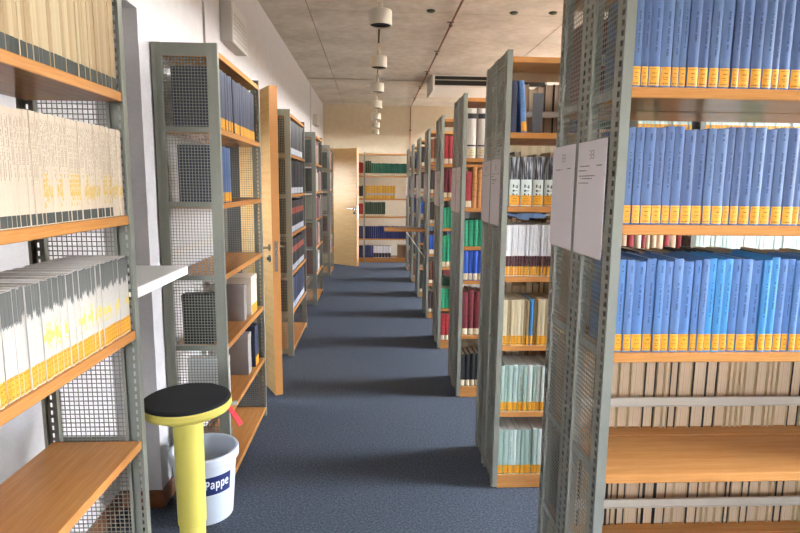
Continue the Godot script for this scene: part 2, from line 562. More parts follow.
# ---------------------------------------------------------------- books
# cover: spine at z = 0 facing +z, boards back to -d; hard: boards overhang the pages
func cover_mesh(t: float, h: float, d: float, hard: bool, column: int) -> ArrayMesh:
	var key := "cover%.4f%.4f%.3f%s%d" % [t, h, d, hard, column]
	if cache.has(key):
		return cache[key]
	var b := MB.new()
	var th := 0.0022 if hard else 0.0009
	th = minf(th, t * 0.2)
	var bulge := (0.1 if hard else 0.04) * t
	var outer: Array[Vector2] = []
	outer.append(Vector2(-t / 2, -d))
	# the shoulders fall back towards the joints, so neighbouring spines leave a groove
	for f in ([-1.0, -0.86, -0.45, 0.0, 0.45, 0.86, 1.0] if hard else [-1.0, -0.94, 0.94, 1.0]):
		outer.append(Vector2(f * t / 2, -bulge * f * f - ((0.0034 if hard else 0.0008) if absf(f) > 0.99 else 0.0)))
	outer.append(Vector2(t / 2, -d))
	var u0 := float(column) / COLS
	for k in outer.size() - 1:
		var p := outer[k]
		var q := outer[k + 1]
		var e := q - p
		var nn := Vector3(-e.y, 0, e.x).normalized()
		var spine := k > 0 and k < outer.size() - 2
		var ua := 0.02
		var ub := 0.02
		if spine:
			ua = u0 + (p.x / t + 0.5) / COLS * 0.96 + 0.002
			ub = u0 + (q.x / t + 0.5) / COLS * 0.96 + 0.002
		var na := nn
		var nb := nn
		if spine:
			na = Vector3(p.x / t * (0.9 if hard else 0.3), 0, 1).normalized()
			nb = Vector3(q.x / t * (0.9 if hard else 0.3), 0, 1).normalized()
		b.quadn(Vector3(p.x, 0, p.y), Vector3(q.x, 0, q.y), Vector3(q.x, h, q.y), Vector3(p.x, h, p.y), na, nb, nb, na, Vector2(ua, 1), Vector2(ub, 1), Vector2(ub, 0), Vector2(ua, 0))
	var blank := Vector2(0.03, 0.5)
	for s in [-1.0, 1.0]:
		var xi: float = s * (t / 2 - th)
		b.quad(Vector3(xi, 0, -d), Vector3(xi, h, -d), Vector3(xi, h, -0.004), Vector3(xi, 0, -0.004), Vector3(-s, 0, 0), blank, blank, blank, blank)
		b.quad(Vector3(xi, 0, -d), Vector3(s * t / 2, 0, -d), Vector3(s * t / 2, h, -d), Vector3(xi, h, -d), Vector3(0, 0, -1), blank, blank, blank, blank)
		for y in [0.0, h]:
			b.quad(Vector3(xi, y, -d), Vector3(s * t / 2, y, -d), Vector3(s * t / 2, y, -bulge - 0.0034), Vector3(xi, y, -bulge - 0.0034), Vector3(0, 1 if y > 0 else -1, 0), blank, blank, blank, blank)
	for y in [0.0, h]:
		b.quad(Vector3(-t / 2, y, -0.006 - bulge), Vector3(t / 2, y, -0.006 - bulge), Vector3(t / 2 * 0.7, y, -bulge * 0.5), Vector3(-t / 2 * 0.7, y, -bulge * 0.5), Vector3(0, 1 if y > 0 else -1, 0), blank, blank, blank, blank)
		b.quad(Vector3(-t / 2 * 0.7, y, -bulge * 0.5), Vector3(t / 2 * 0.7, y, -bulge * 0.5), Vector3(t * 0.2, y, 0), Vector3(-t * 0.2, y, 0), Vector3(0, 1 if y > 0 else -1, 0), blank, blank, blank, blank)
	cache[key] = b.done()
	return cache[key]

func pages_mesh(t: float, h: float, d: float, hard: bool) -> ArrayMesh:
	var key := "pages%.4f%.4f%.3f%s" % [t, h, d, hard]
	if cache.has(key):
		return cache[key]
	var b := MB.new()
	var th := minf(0.0022 if hard else 0.0009, t * 0.2)
	var in_y := 0.003 if hard else 0.0008
	var x := t / 2 - th
	var y0 := in_y
	var y1 := h - in_y
	var z0 := -d + (0.004 if hard else 0.0006)
	var z1 := -0.0065 - 0.12 * t
	var ua := 1.0 / COLS
	b.quad(Vector3(-x, y0, z0), Vector3(x, y0, z0), Vector3(x, y1, z0), Vector3(-x, y1, z0), Vector3(0, 0, -1), Vector2(ua, 1), Vector2(ua * 2, 1), Vector2(ua * 2, 0), Vector2(ua, 0))
	b.quad(Vector3(-x, y1, z0), Vector3(x, y1, z0), Vector3(x, y1, z1), Vector3(-x, y1, z1), Vector3.UP, Vector2(ua, 1), Vector2(ua * 2, 1), Vector2(ua * 2, 0), Vector2(ua, 0))
	b.quad(Vector3(-x, y0, z0), Vector3(x, y0, z0), Vector3(x, y0, z1), Vector3(-x, y0, z1), Vector3.DOWN, Vector2(ua, 1), Vector2(ua * 2, 1), Vector2(ua * 2, 0), Vector2(ua, 0))
	cache[key] = b.done()
	return cache[key]

# a paper band glued round the spine between heights y0 and y1
func label_mesh(t: float, y0: float, y1: float, hard: bool, column: int, over := 0.0005) -> ArrayMesh:
	var key := "label%.4f%.4f%.4f%s%d%.4f" % [t, y0, y1, hard, column, over]
	if cache.has(key):
		return cache[key]
	var b := MB.new()
	var bulge := (0.1 if hard else 0.04) * t
	var seg := 6 if hard else 2
	var w := 0.94
	for k in seg:
		var f := (float(k) / seg * 2.0 - 1.0) * w
		var g := (float(k + 1) / seg * 2.0 - 1.0) * w
		var a := Vector3(f * t / 2, 0, -bulge * f * f + over)
		var c := Vector3(g * t / 2, 0, -bulge * g * g + over)
		var na := Vector3(f * 0.45 * (1.0 if hard else 0.3), 0, 1).normalized()
		var nb := Vector3(g * 0.45 * (1.0 if hard else 0.3), 0, 1).normalized()
		var ua := (column + (f + 1) / 2) / 4.0
		var ub := (column + (g + 1) / 2) / 4.0
		b.quadn(a + Vector3(0, y0, 0), c + Vector3(0, y0, 0), c + Vector3(0, y1, 0), a + Vector3(0, y1, 0), na, nb, nb, na, Vector2(ua, 1), Vector2(ub, 1), Vector2(ub, 0), Vector2(ua, 0))
		for y in [y0, y1]:
			var yy := Vector3(0, y, 0)
			b.quad(a + yy, c + yy, c + yy - Vector3(0, 0, over + 0.001), a + yy - Vector3(0, 0, over + 0.001), Vector3(0, 1 if y == y1 else -1, 0))
	for f in [-w, w]:
		var a := Vector3(f * t / 2, 0, -bulge * f * f + over)
		b.quad(a + Vector3(0, y0, 0), a + Vector3(0, y1, 0), a + Vector3(0, y1, -over - 0.001), a + Vector3(0, y0, -over - 0.001), Vector3(signf(f), 0, 0))
	cache[key] = b.done()
	return cache[key]

var K := {}       # kinds of book
func make_kinds() -> void:
	# t thickness range, h height, d depth, mats, pages, bands [y0, y1, material, name]
	var lab := [0.004, 0.05, M.lab_yellow, "shelf_label"]
	K.blue = {name = "bound_journal", desc = "blue bound journal with yellow label", t = [0.017, 0.028], h = 0.25, hv = 0.004, d = 0.18, mats = M.blue, pages = M.pages_white, hard = true, bands = [lab], print = true}
	K.blue2 = K.blue.duplicate()
	K.blue2.merge({mats = M.blue2, h = 0.253}, true)
	K.bright = K.blue.duplicate()
	K.bright.merge({mats = M.bright_blue, h = 0.258, desc = "bright sky-blue journal with yellow label", t = [0.018, 0.02]}, true)
	K.cream = {gap = 0.0004, name = "bound_journal", desc = "cream journal with dark grey spine foot", t = [0.01, 0.019], h = 0.29, hv = 0.002, d = 0.2, mats = M.cream, pages = M.pages, hard = false, bands = [[0.002, 0.034, M.lab_grey, "spine_foot"]], print = true}
	K.issue = {gap = 0.0004, name = "journal_issue", desc = "cream journal with printed spine and grey foot", t = [0.009, 0.014], h = 0.243, hv = 0.001, d = 0.18, mats = M.issue, pages = M.pages, hard = false, bands = [[0.002, 0.026, M.lab_grey, "spine_foot"]], print = true}
	K.issue.cols = [1, 3]
	K.issue_flecked = K.issue.duplicate()
	K.issue_flecked.cols = [3, 7]
	K.issue_plain = K.issue.duplicate()
	K.issue_plain.merge({desc = "cream journal with printed yellow-flecked spine", bands = [], h = 0.241, cols = [4, 7]}, true)
	K.grey_top = {gap = 0.0004, name = "journal_issue", desc = "white journal with grey head, orange label", t = [0.010, 0.0145], h = 0.226, hv = 0.0015, d = 0.17, mats = M.grey_top, pages = M.pages_grey, hard = false, bands = [[0.003, 0.05, M.lab_orange, "shelf_label"]], print = true}
	K.grey_top.cols = [1, 3]
	K.grey_flecked = K.grey_top.duplicate()
	K.grey_flecked.cols = [2, 7]
	K.navy = {name = "bound_journal", desc = "navy bound journal with yellow label", t = [0.028, 0.038], h = 0.278, hv = 0.003, d = 0.21, mats = M.navy, pages = M.pages, hard = true, bands = [[0.004, 0.055, M.lab_yellow, "shelf_label"]], print = true}
	K.photo = {name = "magazine_file", desc = "grey photo-spined magazine with yellow label", t = [0.05, 0.054], h = 0.236, hv = 0.0, d = 0.2, mats = M.photo, pages = M.pages_white, hard = false, bands = [[0.004, 0.052, M.lab_yellow, "shelf_label"]], print = true, gap = 0.006}
	K.maroon = {name = "journal_issue", desc = "white journal with maroon band, yellow label", t = [0.011, 0.016], h = 0.256, hv = 0.002, d = 0.19, mats = M.maroon, pages = M.pages_white, hard = false, bands = [lab], print = true}
	K.tan = {name = "journal_issue", desc = "tan journal with yellow label", t = [0.012, 0.022], h = 0.235, hv = 0.002, d = 0.18, mats = M.tan, pages = M.pages, hard = false, bands = [lab], print = true}
	K.mint = {name = "journal_issue", desc = "mint green journal with yellow label", t = [0.014, 0.024], h = 0.243, hv = 0.002, d = 0.18, mats = M.mint, pages = M.pages_white, hard = false, bands = [lab], print = true, gap = 0.003}
	K.pale = {name = "journal_issue", desc = "pale mint journal with yellow label", t = [0.014, 0.022], h = 0.24, hv = 0.004, d = 0.18, mats = M.pale, pages = M.pages_white, hard = false, bands = [lab]}
	K.pinkish = {name = "cloth_volume", desc = "cream or red cloth volume", t = [0.016, 0.034], h = 0.236, hv = 0.006, d = 0.17, mats = M.pinkish, pages = M.pages, hard = true, bands = []}
	var cream_lab := [0.004, 0.05, M.lab_cream, "shelf_label"]
	K.box_file = {name = "box_file", desc = "thick cream volume, black head band", t = [0.064, 0.068], h = 0.34, hv = 0.0, d = 0.22, mats = M.box_file, pages = M.pages_white, hard = true, bands = [[0.012, 0.07, M.lab_cream, "shelf_label"], [0.08, 0.09, M.band_black, "band"], [0.27, 0.305, M.band_black, "band"]], gap = 0.012}
	K.orange = {name = "leather_volume", desc = "tan leather volume", t = [0.03, 0.042], h = 0.28, hv = 0.008, d = 0.2, mats = M.orange, pages = M.pages, hard = true, bands = [], gap = 0.003}
	K.red = {name = "red_volume", desc = "red volume with cream label", t = [0.034, 0.042], h = 0.255, hv = 0.006, d = 0.2, mats = M.red, pages = M.pages, hard = true, bands = [cream_lab]}
	K.dark_red = K.red.duplicate()
	K.dark_red.merge({mats = M.dark_red, desc = "dark red volume with cream label", h = 0.33}, true)
	K.green = {name = "green_volume", desc = "emerald green volume", t = [0.026, 0.032], h = 0.19, hv = 0.003, d = 0.17, mats = M.green, pages = M.pages, hard = true, bands = []}
	K.green_tall = K.green.duplicate()
	K.green_tall.merge({h = 0.3, desc = "tall emerald green volume with cream label", bands = [cream_lab]}, true)
	K.royal = {name = "blue_volume", desc = "royal blue volume with cream label", t = [0.027, 0.033], h = 0.218, hv = 0.001, d = 0.18, mats = M.royal, pages = M.pages, hard = true, bands = [[0.004, 0.052, M.lab_cream, "shelf_label"]]}
	K.black = {name = "black_volume", desc = "black volume with cream label", t = [0.03, 0.036], h = 0.25, hv = 0.006, d = 0.19, mats = M.black_cover, pages = M.pages, hard = true, bands = [cream_lab]}
	K.brown = {name = "brown_volume", desc = "brown volume with cream label", t = [0.03, 0.04], h = 0.26, hv = 0.01, d = 0.19, mats = M.brown, pages = M.pages, hard = true, bands = [[0.004, 0.045, M.lab_cream, "shelf_label"]]}
	K.ledger = {name = "ledger", desc = "black bound volume with white label", t = [0.045, 0.055], h = 0.3, hv = 0.003, d = 0.22, mats = M.black_cover, pages = M.pages, hard = true, bands = [[0.006, 0.06, M.lab_white, "shelf_label"]]}
	K.rust = K.ledger.duplicate()
	K.rust.merge({desc = "black volume with rust band and white label", h = 0.29, bands = [[0.006, 0.06, M.lab_white, "shelf_label"], [0.17, 0.225, M.band_rust, "title_band"]]}, true)
	K.navy_white = K.ledger.duplicate()
	K.navy_white.merge({desc = "navy volume with white label", mats = M.navy, h = 0.29}, true)
	K.mixed = {name = "cloth_volume", desc = "bound volume in mixed colours", t = [0.024, 0.05], h = 0.26, hv = 0.025, d = 0.2, mats = M.mixed, pages = M.pages, hard = true, bands = []}
	K.teal = {name = "green_volume", desc = "teal volume with cream label", t = [0.036, 0.042], h = 0.245, hv = 0.003, d = 0.18, mats = M.teal, pages = M.pages, hard = true, bands = [[0.004, 0.05, M.lab_cream, "shelf_label"]]}
	K.forest = K.teal.duplicate()
	K.forest.merge({mats = M.forest, desc = "dark green volume with cream label", h = 0.29}, true)
	K.yellow = K.teal.duplicate()
	K.yellow.merge({name = "yellow_volume", mats = M.yellow, desc = "yellow volume with white label", h = 0.26, t = [0.045, 0.052], bands = [[0.07, 0.11, M.lab_white, "shelf_label"]], gap = 0.008}, true)
	K.indigo = K.teal.duplicate()
	K.indigo.merge({name = "blue_volume", mats = M.indigo, desc = "dark blue volume", h = 0.25, bands = []}, true)
	K.fore = {name = "book", desc = "brown page edge of book", t = [0.016, 0.045], h = 0.265, hv = 0.012, d = 0.18, mats = [M.black_cover[0], M.black_cover[1], M.tan[2], M.tan[2], M.cream[2]], pages = M.pages_brown, hard = true, bands = []}

func ordinal(k: int) -> String:
	if k % 100 >= 11 and k % 100 <= 13:
		return "%dth" % k
	return "%d%s" % [k, {1: "st", 2: "nd", 3: "rd"}.get(k % 10, "th")]

var counts := {}
func book(kind: Dictionary, t: float, h: float, at: Vector3, yaw: float, lean: float, label: String, group: String, small := false) -> Node3D:
	var o := thing(kind.name, label, "book", at + Vector3(0, 0.0007, 0), 0.0, group)
	o.basis = Basis(Vector3.UP, yaw) * Basis(Vector3.BACK, lean)
	var col := 0
	if kind.get("print", false) or kind.mats.size() > 0:
		var cr: Array = kind.get("cols", [1, COLS - 1])
		col = rng.randi_range(cr[0], cr[1])
	var m: Material = kind.mats[rng.randi_range(0, kind.mats.size() - 1)]
	part("cover", cover_mesh(t, h, kind.d, kind.hard, col), m, o)
	part("page_block", pages_mesh(t, h, kind.d, kind.hard), kind.pages, o)
	for b in kind.bands:
		part(b[3], label_mesh(t, b[0], b[1], kind.hard, rng.randi_range(0, 3)), b[2], o)
	return o

# a row of books along dir from p0; stops at length
func fill(kname: String, p0: Vector3, dir: Vector3, length: float, yaw: float, side: String, shelf: String, group: String, lean_p := 0.0) -> float:
	var kind: Dictionary = K[kname]
	var pos := 0.0
	while true:
		var q := rng.randi_range(0, 3)
		var t: float = lerpf(kind.t[0], kind.t[1], q / 3.0)
		if pos + t > length:
			break
		var h: float = kind.h + kind.hv * (rng.randi_range(0, 2) - 1)
		var key := shelf + side
		counts[key] = counts.get(key, 0) + 1
		var lab := "%s, %s from %s, %s" % [kind.desc, ordinal(counts[key]), side, shelf]
		var lean := 0.0
		var extra := 0.0
		if rng.randf() < lean_p:
			lean = rng.randf_range(0.03, 0.07)
			extra = lean * h
		var back := Basis(Vector3.UP, yaw) * Vector3(0, 0, rng.randf_range(-0.004, 0.0))
		var c := p0 + dir * (pos + t / 2 + (extra if dir.dot(Basis(Vector3.UP, yaw) * Vector3.RIGHT) > 0 else 0.0)) + back
		if lean != 0.0:
			c.y += sin(lean) * t / 2
		book(kind, t, h, c, yaw, lean, lab, group)
		pos += t + extra + (0.0018 if kind.hard else 0.0006) + (kind.get("gap", 0.002) as float) * rng.randf()
	return pos

# ---------------------------------------------------------------- rows of bookcases
const ROW_X := 0.626
const BAYS := [0.626, 1.58, 2.535, 3.49]
const HALF := 0.25
const ROWS := [1.444, 2.72, 3.993, 5.25, 6.49, 7.75, 8.99, 10.22]
const ROW_NAMES := ["nearest right bookcase", "second right bookcase", "third right bookcase", "fourth right bookcase", "fifth right bookcase", "sixth right bookcase", "seventh right bookcase", "farthest right bookcase"]
const SHELF_NAMES := ["lowest shelf", "fifth shelf", "fourth shelf", "third shelf", "second shelf", "top shelf"]

func row(i: int, heights: Array) -> void:
	var z: float = -ROWS[i]
	var o := thing("bookcase", "grey mesh-ended double bookcase with beech shelves, %s of the row" % ["nearest", "second", "third", "fourth", "fifth", "sixth", "seventh", "farthest"][i], "bookcase", Vector3(ROW_X, 0, z), 0, "double bookcases right of the aisle")
	for k in 4:
		var x: float = BAYS[k] - ROW_X
		for s in 2:
			var xf := Transform3D(Basis(Vector3.UP, PI / 2), Vector3(x, 0, -s * HALF))
			frame(o, xf, HALF - 0.001, k == 0, 0.052, 0.04, true, 0.014)
	for k in 3:
		var x: float = BAYS[k] - ROW_X + FT + 0.001
		var length: float = BAYS[k + 1] - BAYS[k] - FT - 0.002
		for s in 2:
			for y in heights + [2.17]:
				part("shelf_board", board_mesh(length, 0.241), M.wood, o, Transform3D(Basis.IDENTITY, Vector3(x, y, -0.245 - s * HALF)))
			part("plinth", box_mesh(Vector3(x, 0.004, 0), Vector3(x + length, heights[0] - 0.028, 0.016)), M.wood, o, Transform3D(Basis.IDENTITY, Vector3(0, 0, -0.022 if s == 0 else -0.494)))
		for y in heights:
			part("back_rail", rail_mesh(length), M.rail, o, Transform3D(Basis.IDENTITY, Vector3(x, y + 0.1, -0.2525)))

# merged books that fill the part of a row nobody sees singly
func filler(i: int, heights: Array, starts: Array, rear_starts: Array, seed_: int) -> void:
	var r := RandomNumberGenerator.new()
	r.seed = seed_
	var b := MB.new()
	b.use_col = true
	var tones := [Color(0.45, 0.36, 0.22), Color(0.12, 0.2, 0.36), Color(0.2, 0.05, 0.05), Color(0.5, 0.5, 0.46), Color(0.1, 0.2, 0.13), Color(0.25, 0.13, 0.06)]
	var z: float = -ROWS[i]
	for k in heights.size():
		for s in 2:
			var x: float = starts[k] if s == 0 else rear_starts[k]
			var tone: Color = tones[r.randi_range(0, 5)]
			while x < 3.45:
				var t := r.randf_range(0.02, 0.05)
				var hit := false
				for bx in BAYS:
					if x + t > bx - 0.004 and x < bx + FT + 0.004:
						hit = true
						x = bx + FT + 0.005
				if hit:
					continue
				if r.randf() < 0.1:
					tone = tones[r.randi_range(0, 5)]
				b.tint = tone * r.randf_range(0.8, 1.15)
				b.tint.a = 1.0
				var h := minf(r.randf_range(0.23, 0.275), (heights[k + 1] if k < heights.size() - 1 else 2.17) - heights[k] - 0.035)
				if s == 0:
					b.box(Vector3(x, heights[k] + 0.0007, z - 0.2), Vector3(x + t - 0.0015, heights[k] + h, z - 0.012))
				else:
					b.box(Vector3(x, heights[k] + 0.0007, z - 0.485), Vector3(x + t - 0.0015, heights[k] + h, z - 0.3))
				x += t
	var m := mat(Color.WHITE, 0.7)
	m.vertex_color_use_as_albedo = true
	var o := part("shelved_books", b.done(), m, self)
	tag(o, "close rows of further books filling the %s towards the windows" % ROW_NAMES[i], "books", "further books in the right bookcases", "stuff")

func left_case(z0: float, z1: float, label: String, heights: Array) -> Node3D:
	# z0 nearer end, z1 farther end (both negative); front at x = -0.715
	var xf0 := -0.715
	var xr := -1.012
	var o := thing("bookcase", label, "bookcase", Vector3(xf0, 0, z0), 0, "single bookcases along the left wall")
	var w := xf0 - xr
	frame(o, Transform3D(Basis(Vector3.UP, PI), Vector3(0, 0, 0)), w, true, 0.05, 0.046)
	frame(o, Transform3D(Basis.IDENTITY, Vector3(-w, 0, z1 - z0)), w, true, 0.046, 0.05, false)
	var length := z0 - z1 - 2 * FT - 0.004
	for y in heights + [2.17]:
		# board along local x turned so that it runs along z, front edge to +x
		part("shelf_board", board_mesh(length, 0.27), M.wood, o, Transform3D(Basis(Vector3.UP, PI / 2), Vector3(-0.272, y, -FT - 0.002)))
	for y in [0.3, 1.2]:
		part("back_rail", rail_mesh(length), M.rail, o, Transform3D(Basis(Vector3.UP, PI / 2), Vector3(-0.292, y, -FT - 0.002)))
	return o

# ---------------------------------------------------------------- build
func _ready() -> void:
	rng.seed = 4711
	# camera
	var cam := Camera3D.new()
	cam.name = "camera"
	var pitch := 0.1445
	var yaw := 0.0487
	var roll := 0.011
	var f := Vector3(sin(yaw) * cos(pitch), -sin(pitch), -cos(yaw) * cos(pitch))
	var rt := Vector3(cos(yaw), 0, sin(yaw))
	var up := rt.cross(f)
	var r2 := rt * cos(roll) + up * sin(roll)
	var u2 := -rt * sin(roll) + up * cos(roll)
	cam.transform = Transform3D(Basis(r2, u2, -f), Vector3(0, 1.57, 0))
	cam.fov = rad_to_deg(2.0 * atan(266.5 / 563.3))
	cam.near = 0.05
	add_child(cam)
	# sky and exposure
	var env := Environment.new()
	env.background_mode = Environment.BG_SKY
	var sky := Sky.new()
	var sm := ProceduralSkyMaterial.new()
	sm.sky_top_color = srgb(196, 210, 230)
	sm.sky_horizon_color = srgb(240, 238, 234)
	sm.ground_bottom_color = srgb(214, 202, 186)
	sm.ground_horizon_color = srgb(226, 210, 190)
	sm.sky_energy_multiplier = 7.4
	sm.ground_energy_multiplier = 2.7
	sky.sky_material = sm
	env.sky = sky
	env.tonemap_mode = Environment.TONE_MAPPER_LINEAR
	env.tonemap_exposure = 1.12
	env.sdfgi_enabled = true
	env.ssao_enabled = true
	env.ssil_enabled = true
	var we := WorldEnvironment.new()
	we.name = "environment"
	we.environment = env
	add_child(we)
	make_materials()
	make_kinds()
	build_room()
	build_right_rows()
	build_left_cases()
	build_far_cases()
	build_objects()
	for o in find_children("*", "GeometryInstance3D", true, false):
		o.cast_shadow = GeometryInstance3D.SHADOW_CASTING_SETTING_ON

const LW := -1.02     # left wall
const CE := 3.16      # ceiling
const BACK := -11.8
const RW := 3.62       # window wall
const NEAR := 2.2

func build_room() -> void:
	struct("floor", box_mesh(Vector3(-2.6, -0.2, BACK - 0.2), Vector3(RW + 0.2, 0, NEAR + 0.2)), M.carpet)
	# ceiling slab with cast panels a little proud of the joints
	var ce := struct("ceiling", box_mesh(Vector3(-2.6, CE + 0.008, BACK - 0.2), Vector3(RW + 0.2, CE + 0.25, NEAR + 0.2)), M.concrete_dark)
	var xs := [LW, -0.6, 1.86, RW]
	var zs := [NEAR]
	var zz := -0.37
	while zz > BACK:
		zs.append(zz)
		zz -= 1.72
	zs.append(BACK)
	for a in xs.size() - 1:
		for c in zs.size() - 1:
			var g := 0.004
			part("concrete_panel", box_mesh(Vector3(xs[a] + (g if a > 0 else 0.0), CE - 0.004, zs[c + 1] + g), Vector3(xs[a + 1] - g, CE + 0.008, zs[c] - g), 0.002), M.concrete, ce)
	part("concrete_panel", box_mesh(Vector3(-2.6, CE - 0.004, BACK), Vector3(LW - 0.2, CE + 0.008, NEAR)), M.concrete, ce)
	# left wall with a niche and two door openings
	var b := MB.new()
	var t0 := LW - 0.2
	var holes := [[-1.25, -2.61, 2.31], [-3.93, -4.86, 2.27], [-10.32, -11.27, 2.27]]
	var z := NEAR
	for hole in holes:
		b.box(Vector3(t0, 0, hole[0]), Vector3(LW, CE + 0.004, z))
		b.box(Vector3(t0, hole[2], hole[1]), Vector3(LW, CE + 0.004, hole[0]))
		z = hole[1]
	b.box(Vector3(t0, 0, BACK), Vector3(LW, CE + 0.004, z))
	b.box(Vector3(t0 - 0.1, 0, -2.71), Vector3(t0, 2.4, -1.15))
	struct("wall_left", b.done(), M.wall)
	b = MB.new()
	z = NEAR + 0.2
	for hole in [[-4.0, -4.5], [-10.4, -10.9]]:
		b.box(Vector3(-2.6, 0, hole[0]), Vector3(-2.4, CE, z))
		b.box(Vector3(-2.6, 0, hole[1]), Vector3(-2.4, 1.3, hole[0]))
		b.box(Vector3(-2.6, 2.1, hole[1]), Vector3(-2.4, CE, hole[0]))
		z = hole[1]
	b.box(Vector3(-2.6, 0, BACK - 0.2), Vector3(-2.4, CE, z))
	struct("wall_hall", b.done(), M.wall)
	for k in 2:
		var za: float = [-4.0, -10.4][k]
		var zb: float = [-4.5, -10.9][k]
		var wf := MB.new()
		for e in [[zb, zb + 0.06], [za - 0.06, za]]:
			wf.box(Vector3(-2.54, 1.3, e[0]), Vector3(-2.48, 2.1, e[1]))
		for e in [[1.3, 1.36], [2.04, 2.1]]:
			wf.box(Vector3(-2.54, e[0], zb + 0.06), Vector3(-2.48, e[1], za - 0.06))
		var hw := struct("window_%d" % (20 + k), wf.done(), M.white)
		part("pane", box_mesh(Vector3(-2.513, 1.36, zb + 0.06), Vector3(-2.507, 2.04, za - 0.06)), M.glass, hw)
	struct("wall_back", box_mesh(Vector3(-2.6, 0, BACK - 0.2), Vector3(RW + 0.2, CE + 0.004, BACK)), M.wall_cream)
	# the wall behind the camera has a window facing down the aisle
	b = MB.new()
	var fx0 := -0.5
	var fx1 := 0.4
	b.box(Vector3(-2.6, 0, NEAR), Vector3(fx0, CE + 0.004, NEAR + 0.2))
	b.box(Vector3(fx1, 0, NEAR), Vector3(RW + 0.2, CE + 0.004, NEAR + 0.2))
	b.box(Vector3(fx0, 0, NEAR), Vector3(fx1, 1.45, NEAR + 0.2))
	b.box(Vector3(fx0, 2.4, NEAR), Vector3(fx1, CE + 0.004, NEAR + 0.2))
	struct("wall_front", b.done(), M.wall)
	var fw := MB.new()
	for e in [[fx0, fx0 + 0.05], [fx1 - 0.05, fx1]]:
		fw.box(Vector3(e[0], 1.45, NEAR + 0.08), Vector3(e[1], 2.4, NEAR + 0.14))
	for e in [[1.45, 1.5], [2.35, 2.4]]:
		for q in [[fx0 + 0.05, fx1 - 0.05]]:
			fw.box(Vector3(q[0], e[0], NEAR + 0.08), Vector3(q[1], e[1], NEAR + 0.14))
	var front_win := struct("window_30", fw.done(), M.white)
	for q in [[fx0 + 0.05, fx1 - 0.05]]:
		part("pane", box_mesh(Vector3(q[0], 1.5, NEAR + 0.107), Vector3(q[1], 2.35, NEAR + 0.113)), M.glass, front_win)
	# window wall: sill, head and piers
	b = MB.new()
	var sill := 0.3
	var head := 2.7
	b.box(Vector3(RW, 0, BACK), Vector3(RW + 0.2, sill, NEAR))
	b.box(Vector3(RW, head, BACK), Vector3(RW + 0.2, CE + 0.004, NEAR))
	var edges := []
	for k in range(-1, 9):
		edges.append(-1.694 - 1.253 * k + 1.253 * 0.0)
	# piers stand behind the bookcase rows
	var piers := []
	for e in edges:
		piers.append(e)
	b.box(Vector3(RW, sill, piers[0]), Vector3(RW + 0.2, head, NEAR))
	piers.append(BACK)
	var num := 1
	for k in piers.size() - 1:
		var za: float = piers[k] - 0.05
		var zb: float = maxf(piers[k + 1] + 0.05, BACK + 0.05)
		if za - zb < 0.3:
			continue
		b.box(Vector3(RW, sill, za), Vector3(RW + 0.2, head, za + 0.1))
		var win := MB.new()
		for s in [[za - 0.05, za], [zb, zb + 0.05]]:
			win.box(Vector3(RW + 0.08, sill, s[0]), Vector3(RW + 0.14, head, s[1]))
		for s in [[sill, sill + 0.06], [head - 0.06, head]]:
			win.box(Vector3(RW + 0.08, s[0], zb + 0.05), Vector3(RW + 0.14, s[1], za - 0.05))
		var w := struct("window_%d" % num, win.done(), M.white)
		part("pane", box_mesh(Vector3(RW + 0.105, sill + 0.06, zb + 0.05), Vector3(RW + 0.111, head - 0.06, za - 0.05)), M.glass, w)
		num += 1
	b.box(Vector3(RW, sill, BACK), Vector3(RW + 0.2, head, BACK + 0.05))
	struct("wall_right", b.done(), M.wall)
	struct("trim_1", box_mesh(Vector3(RW - 0.06, sill - 0.03, BACK + 0.01), Vector3(RW, sill, NEAR - 0.01), 0.004), M.white)
	# skirting
	b = MB.new()
	z = NEAR
	for hole in [[-1.25, -2.61], [-3.93, -4.86], [-10.32, -11.27]]:
		b.box(Vector3(LW, 0, hole[0] + 0.002), Vector3(LW + 0.014, 0.085, z))
		z = hole[1]
	b.box(Vector3(LW, 0, BACK + 0.016), Vector3(LW + 0.014, 0.085, z))
	b.box(Vector3(t0 + 0.001, 0, -2.61), Vector3(LW + 0.014, 0.085, -2.595))
	b.box(Vector3(t0, 0, -2.595), Vector3(t0 + 0.014, 0.085, -1.25))
	struct("baseboard_left", b.done(), M.baseboard)
	struct("baseboard_back", box_mesh(Vector3(LW + 0.002, 0, BACK), Vector3(RW, 0.085, BACK + 0.014)), M.baseboard)
	door(1, -3.93, -4.86, 2.27, Vector3(-1.115, 0, -4.825), 63.4, 0.89)
	door(2, -10.32, -11.27, 2.27, Vector3(-0.985, 0, -11.22), 38.8, 0.87)

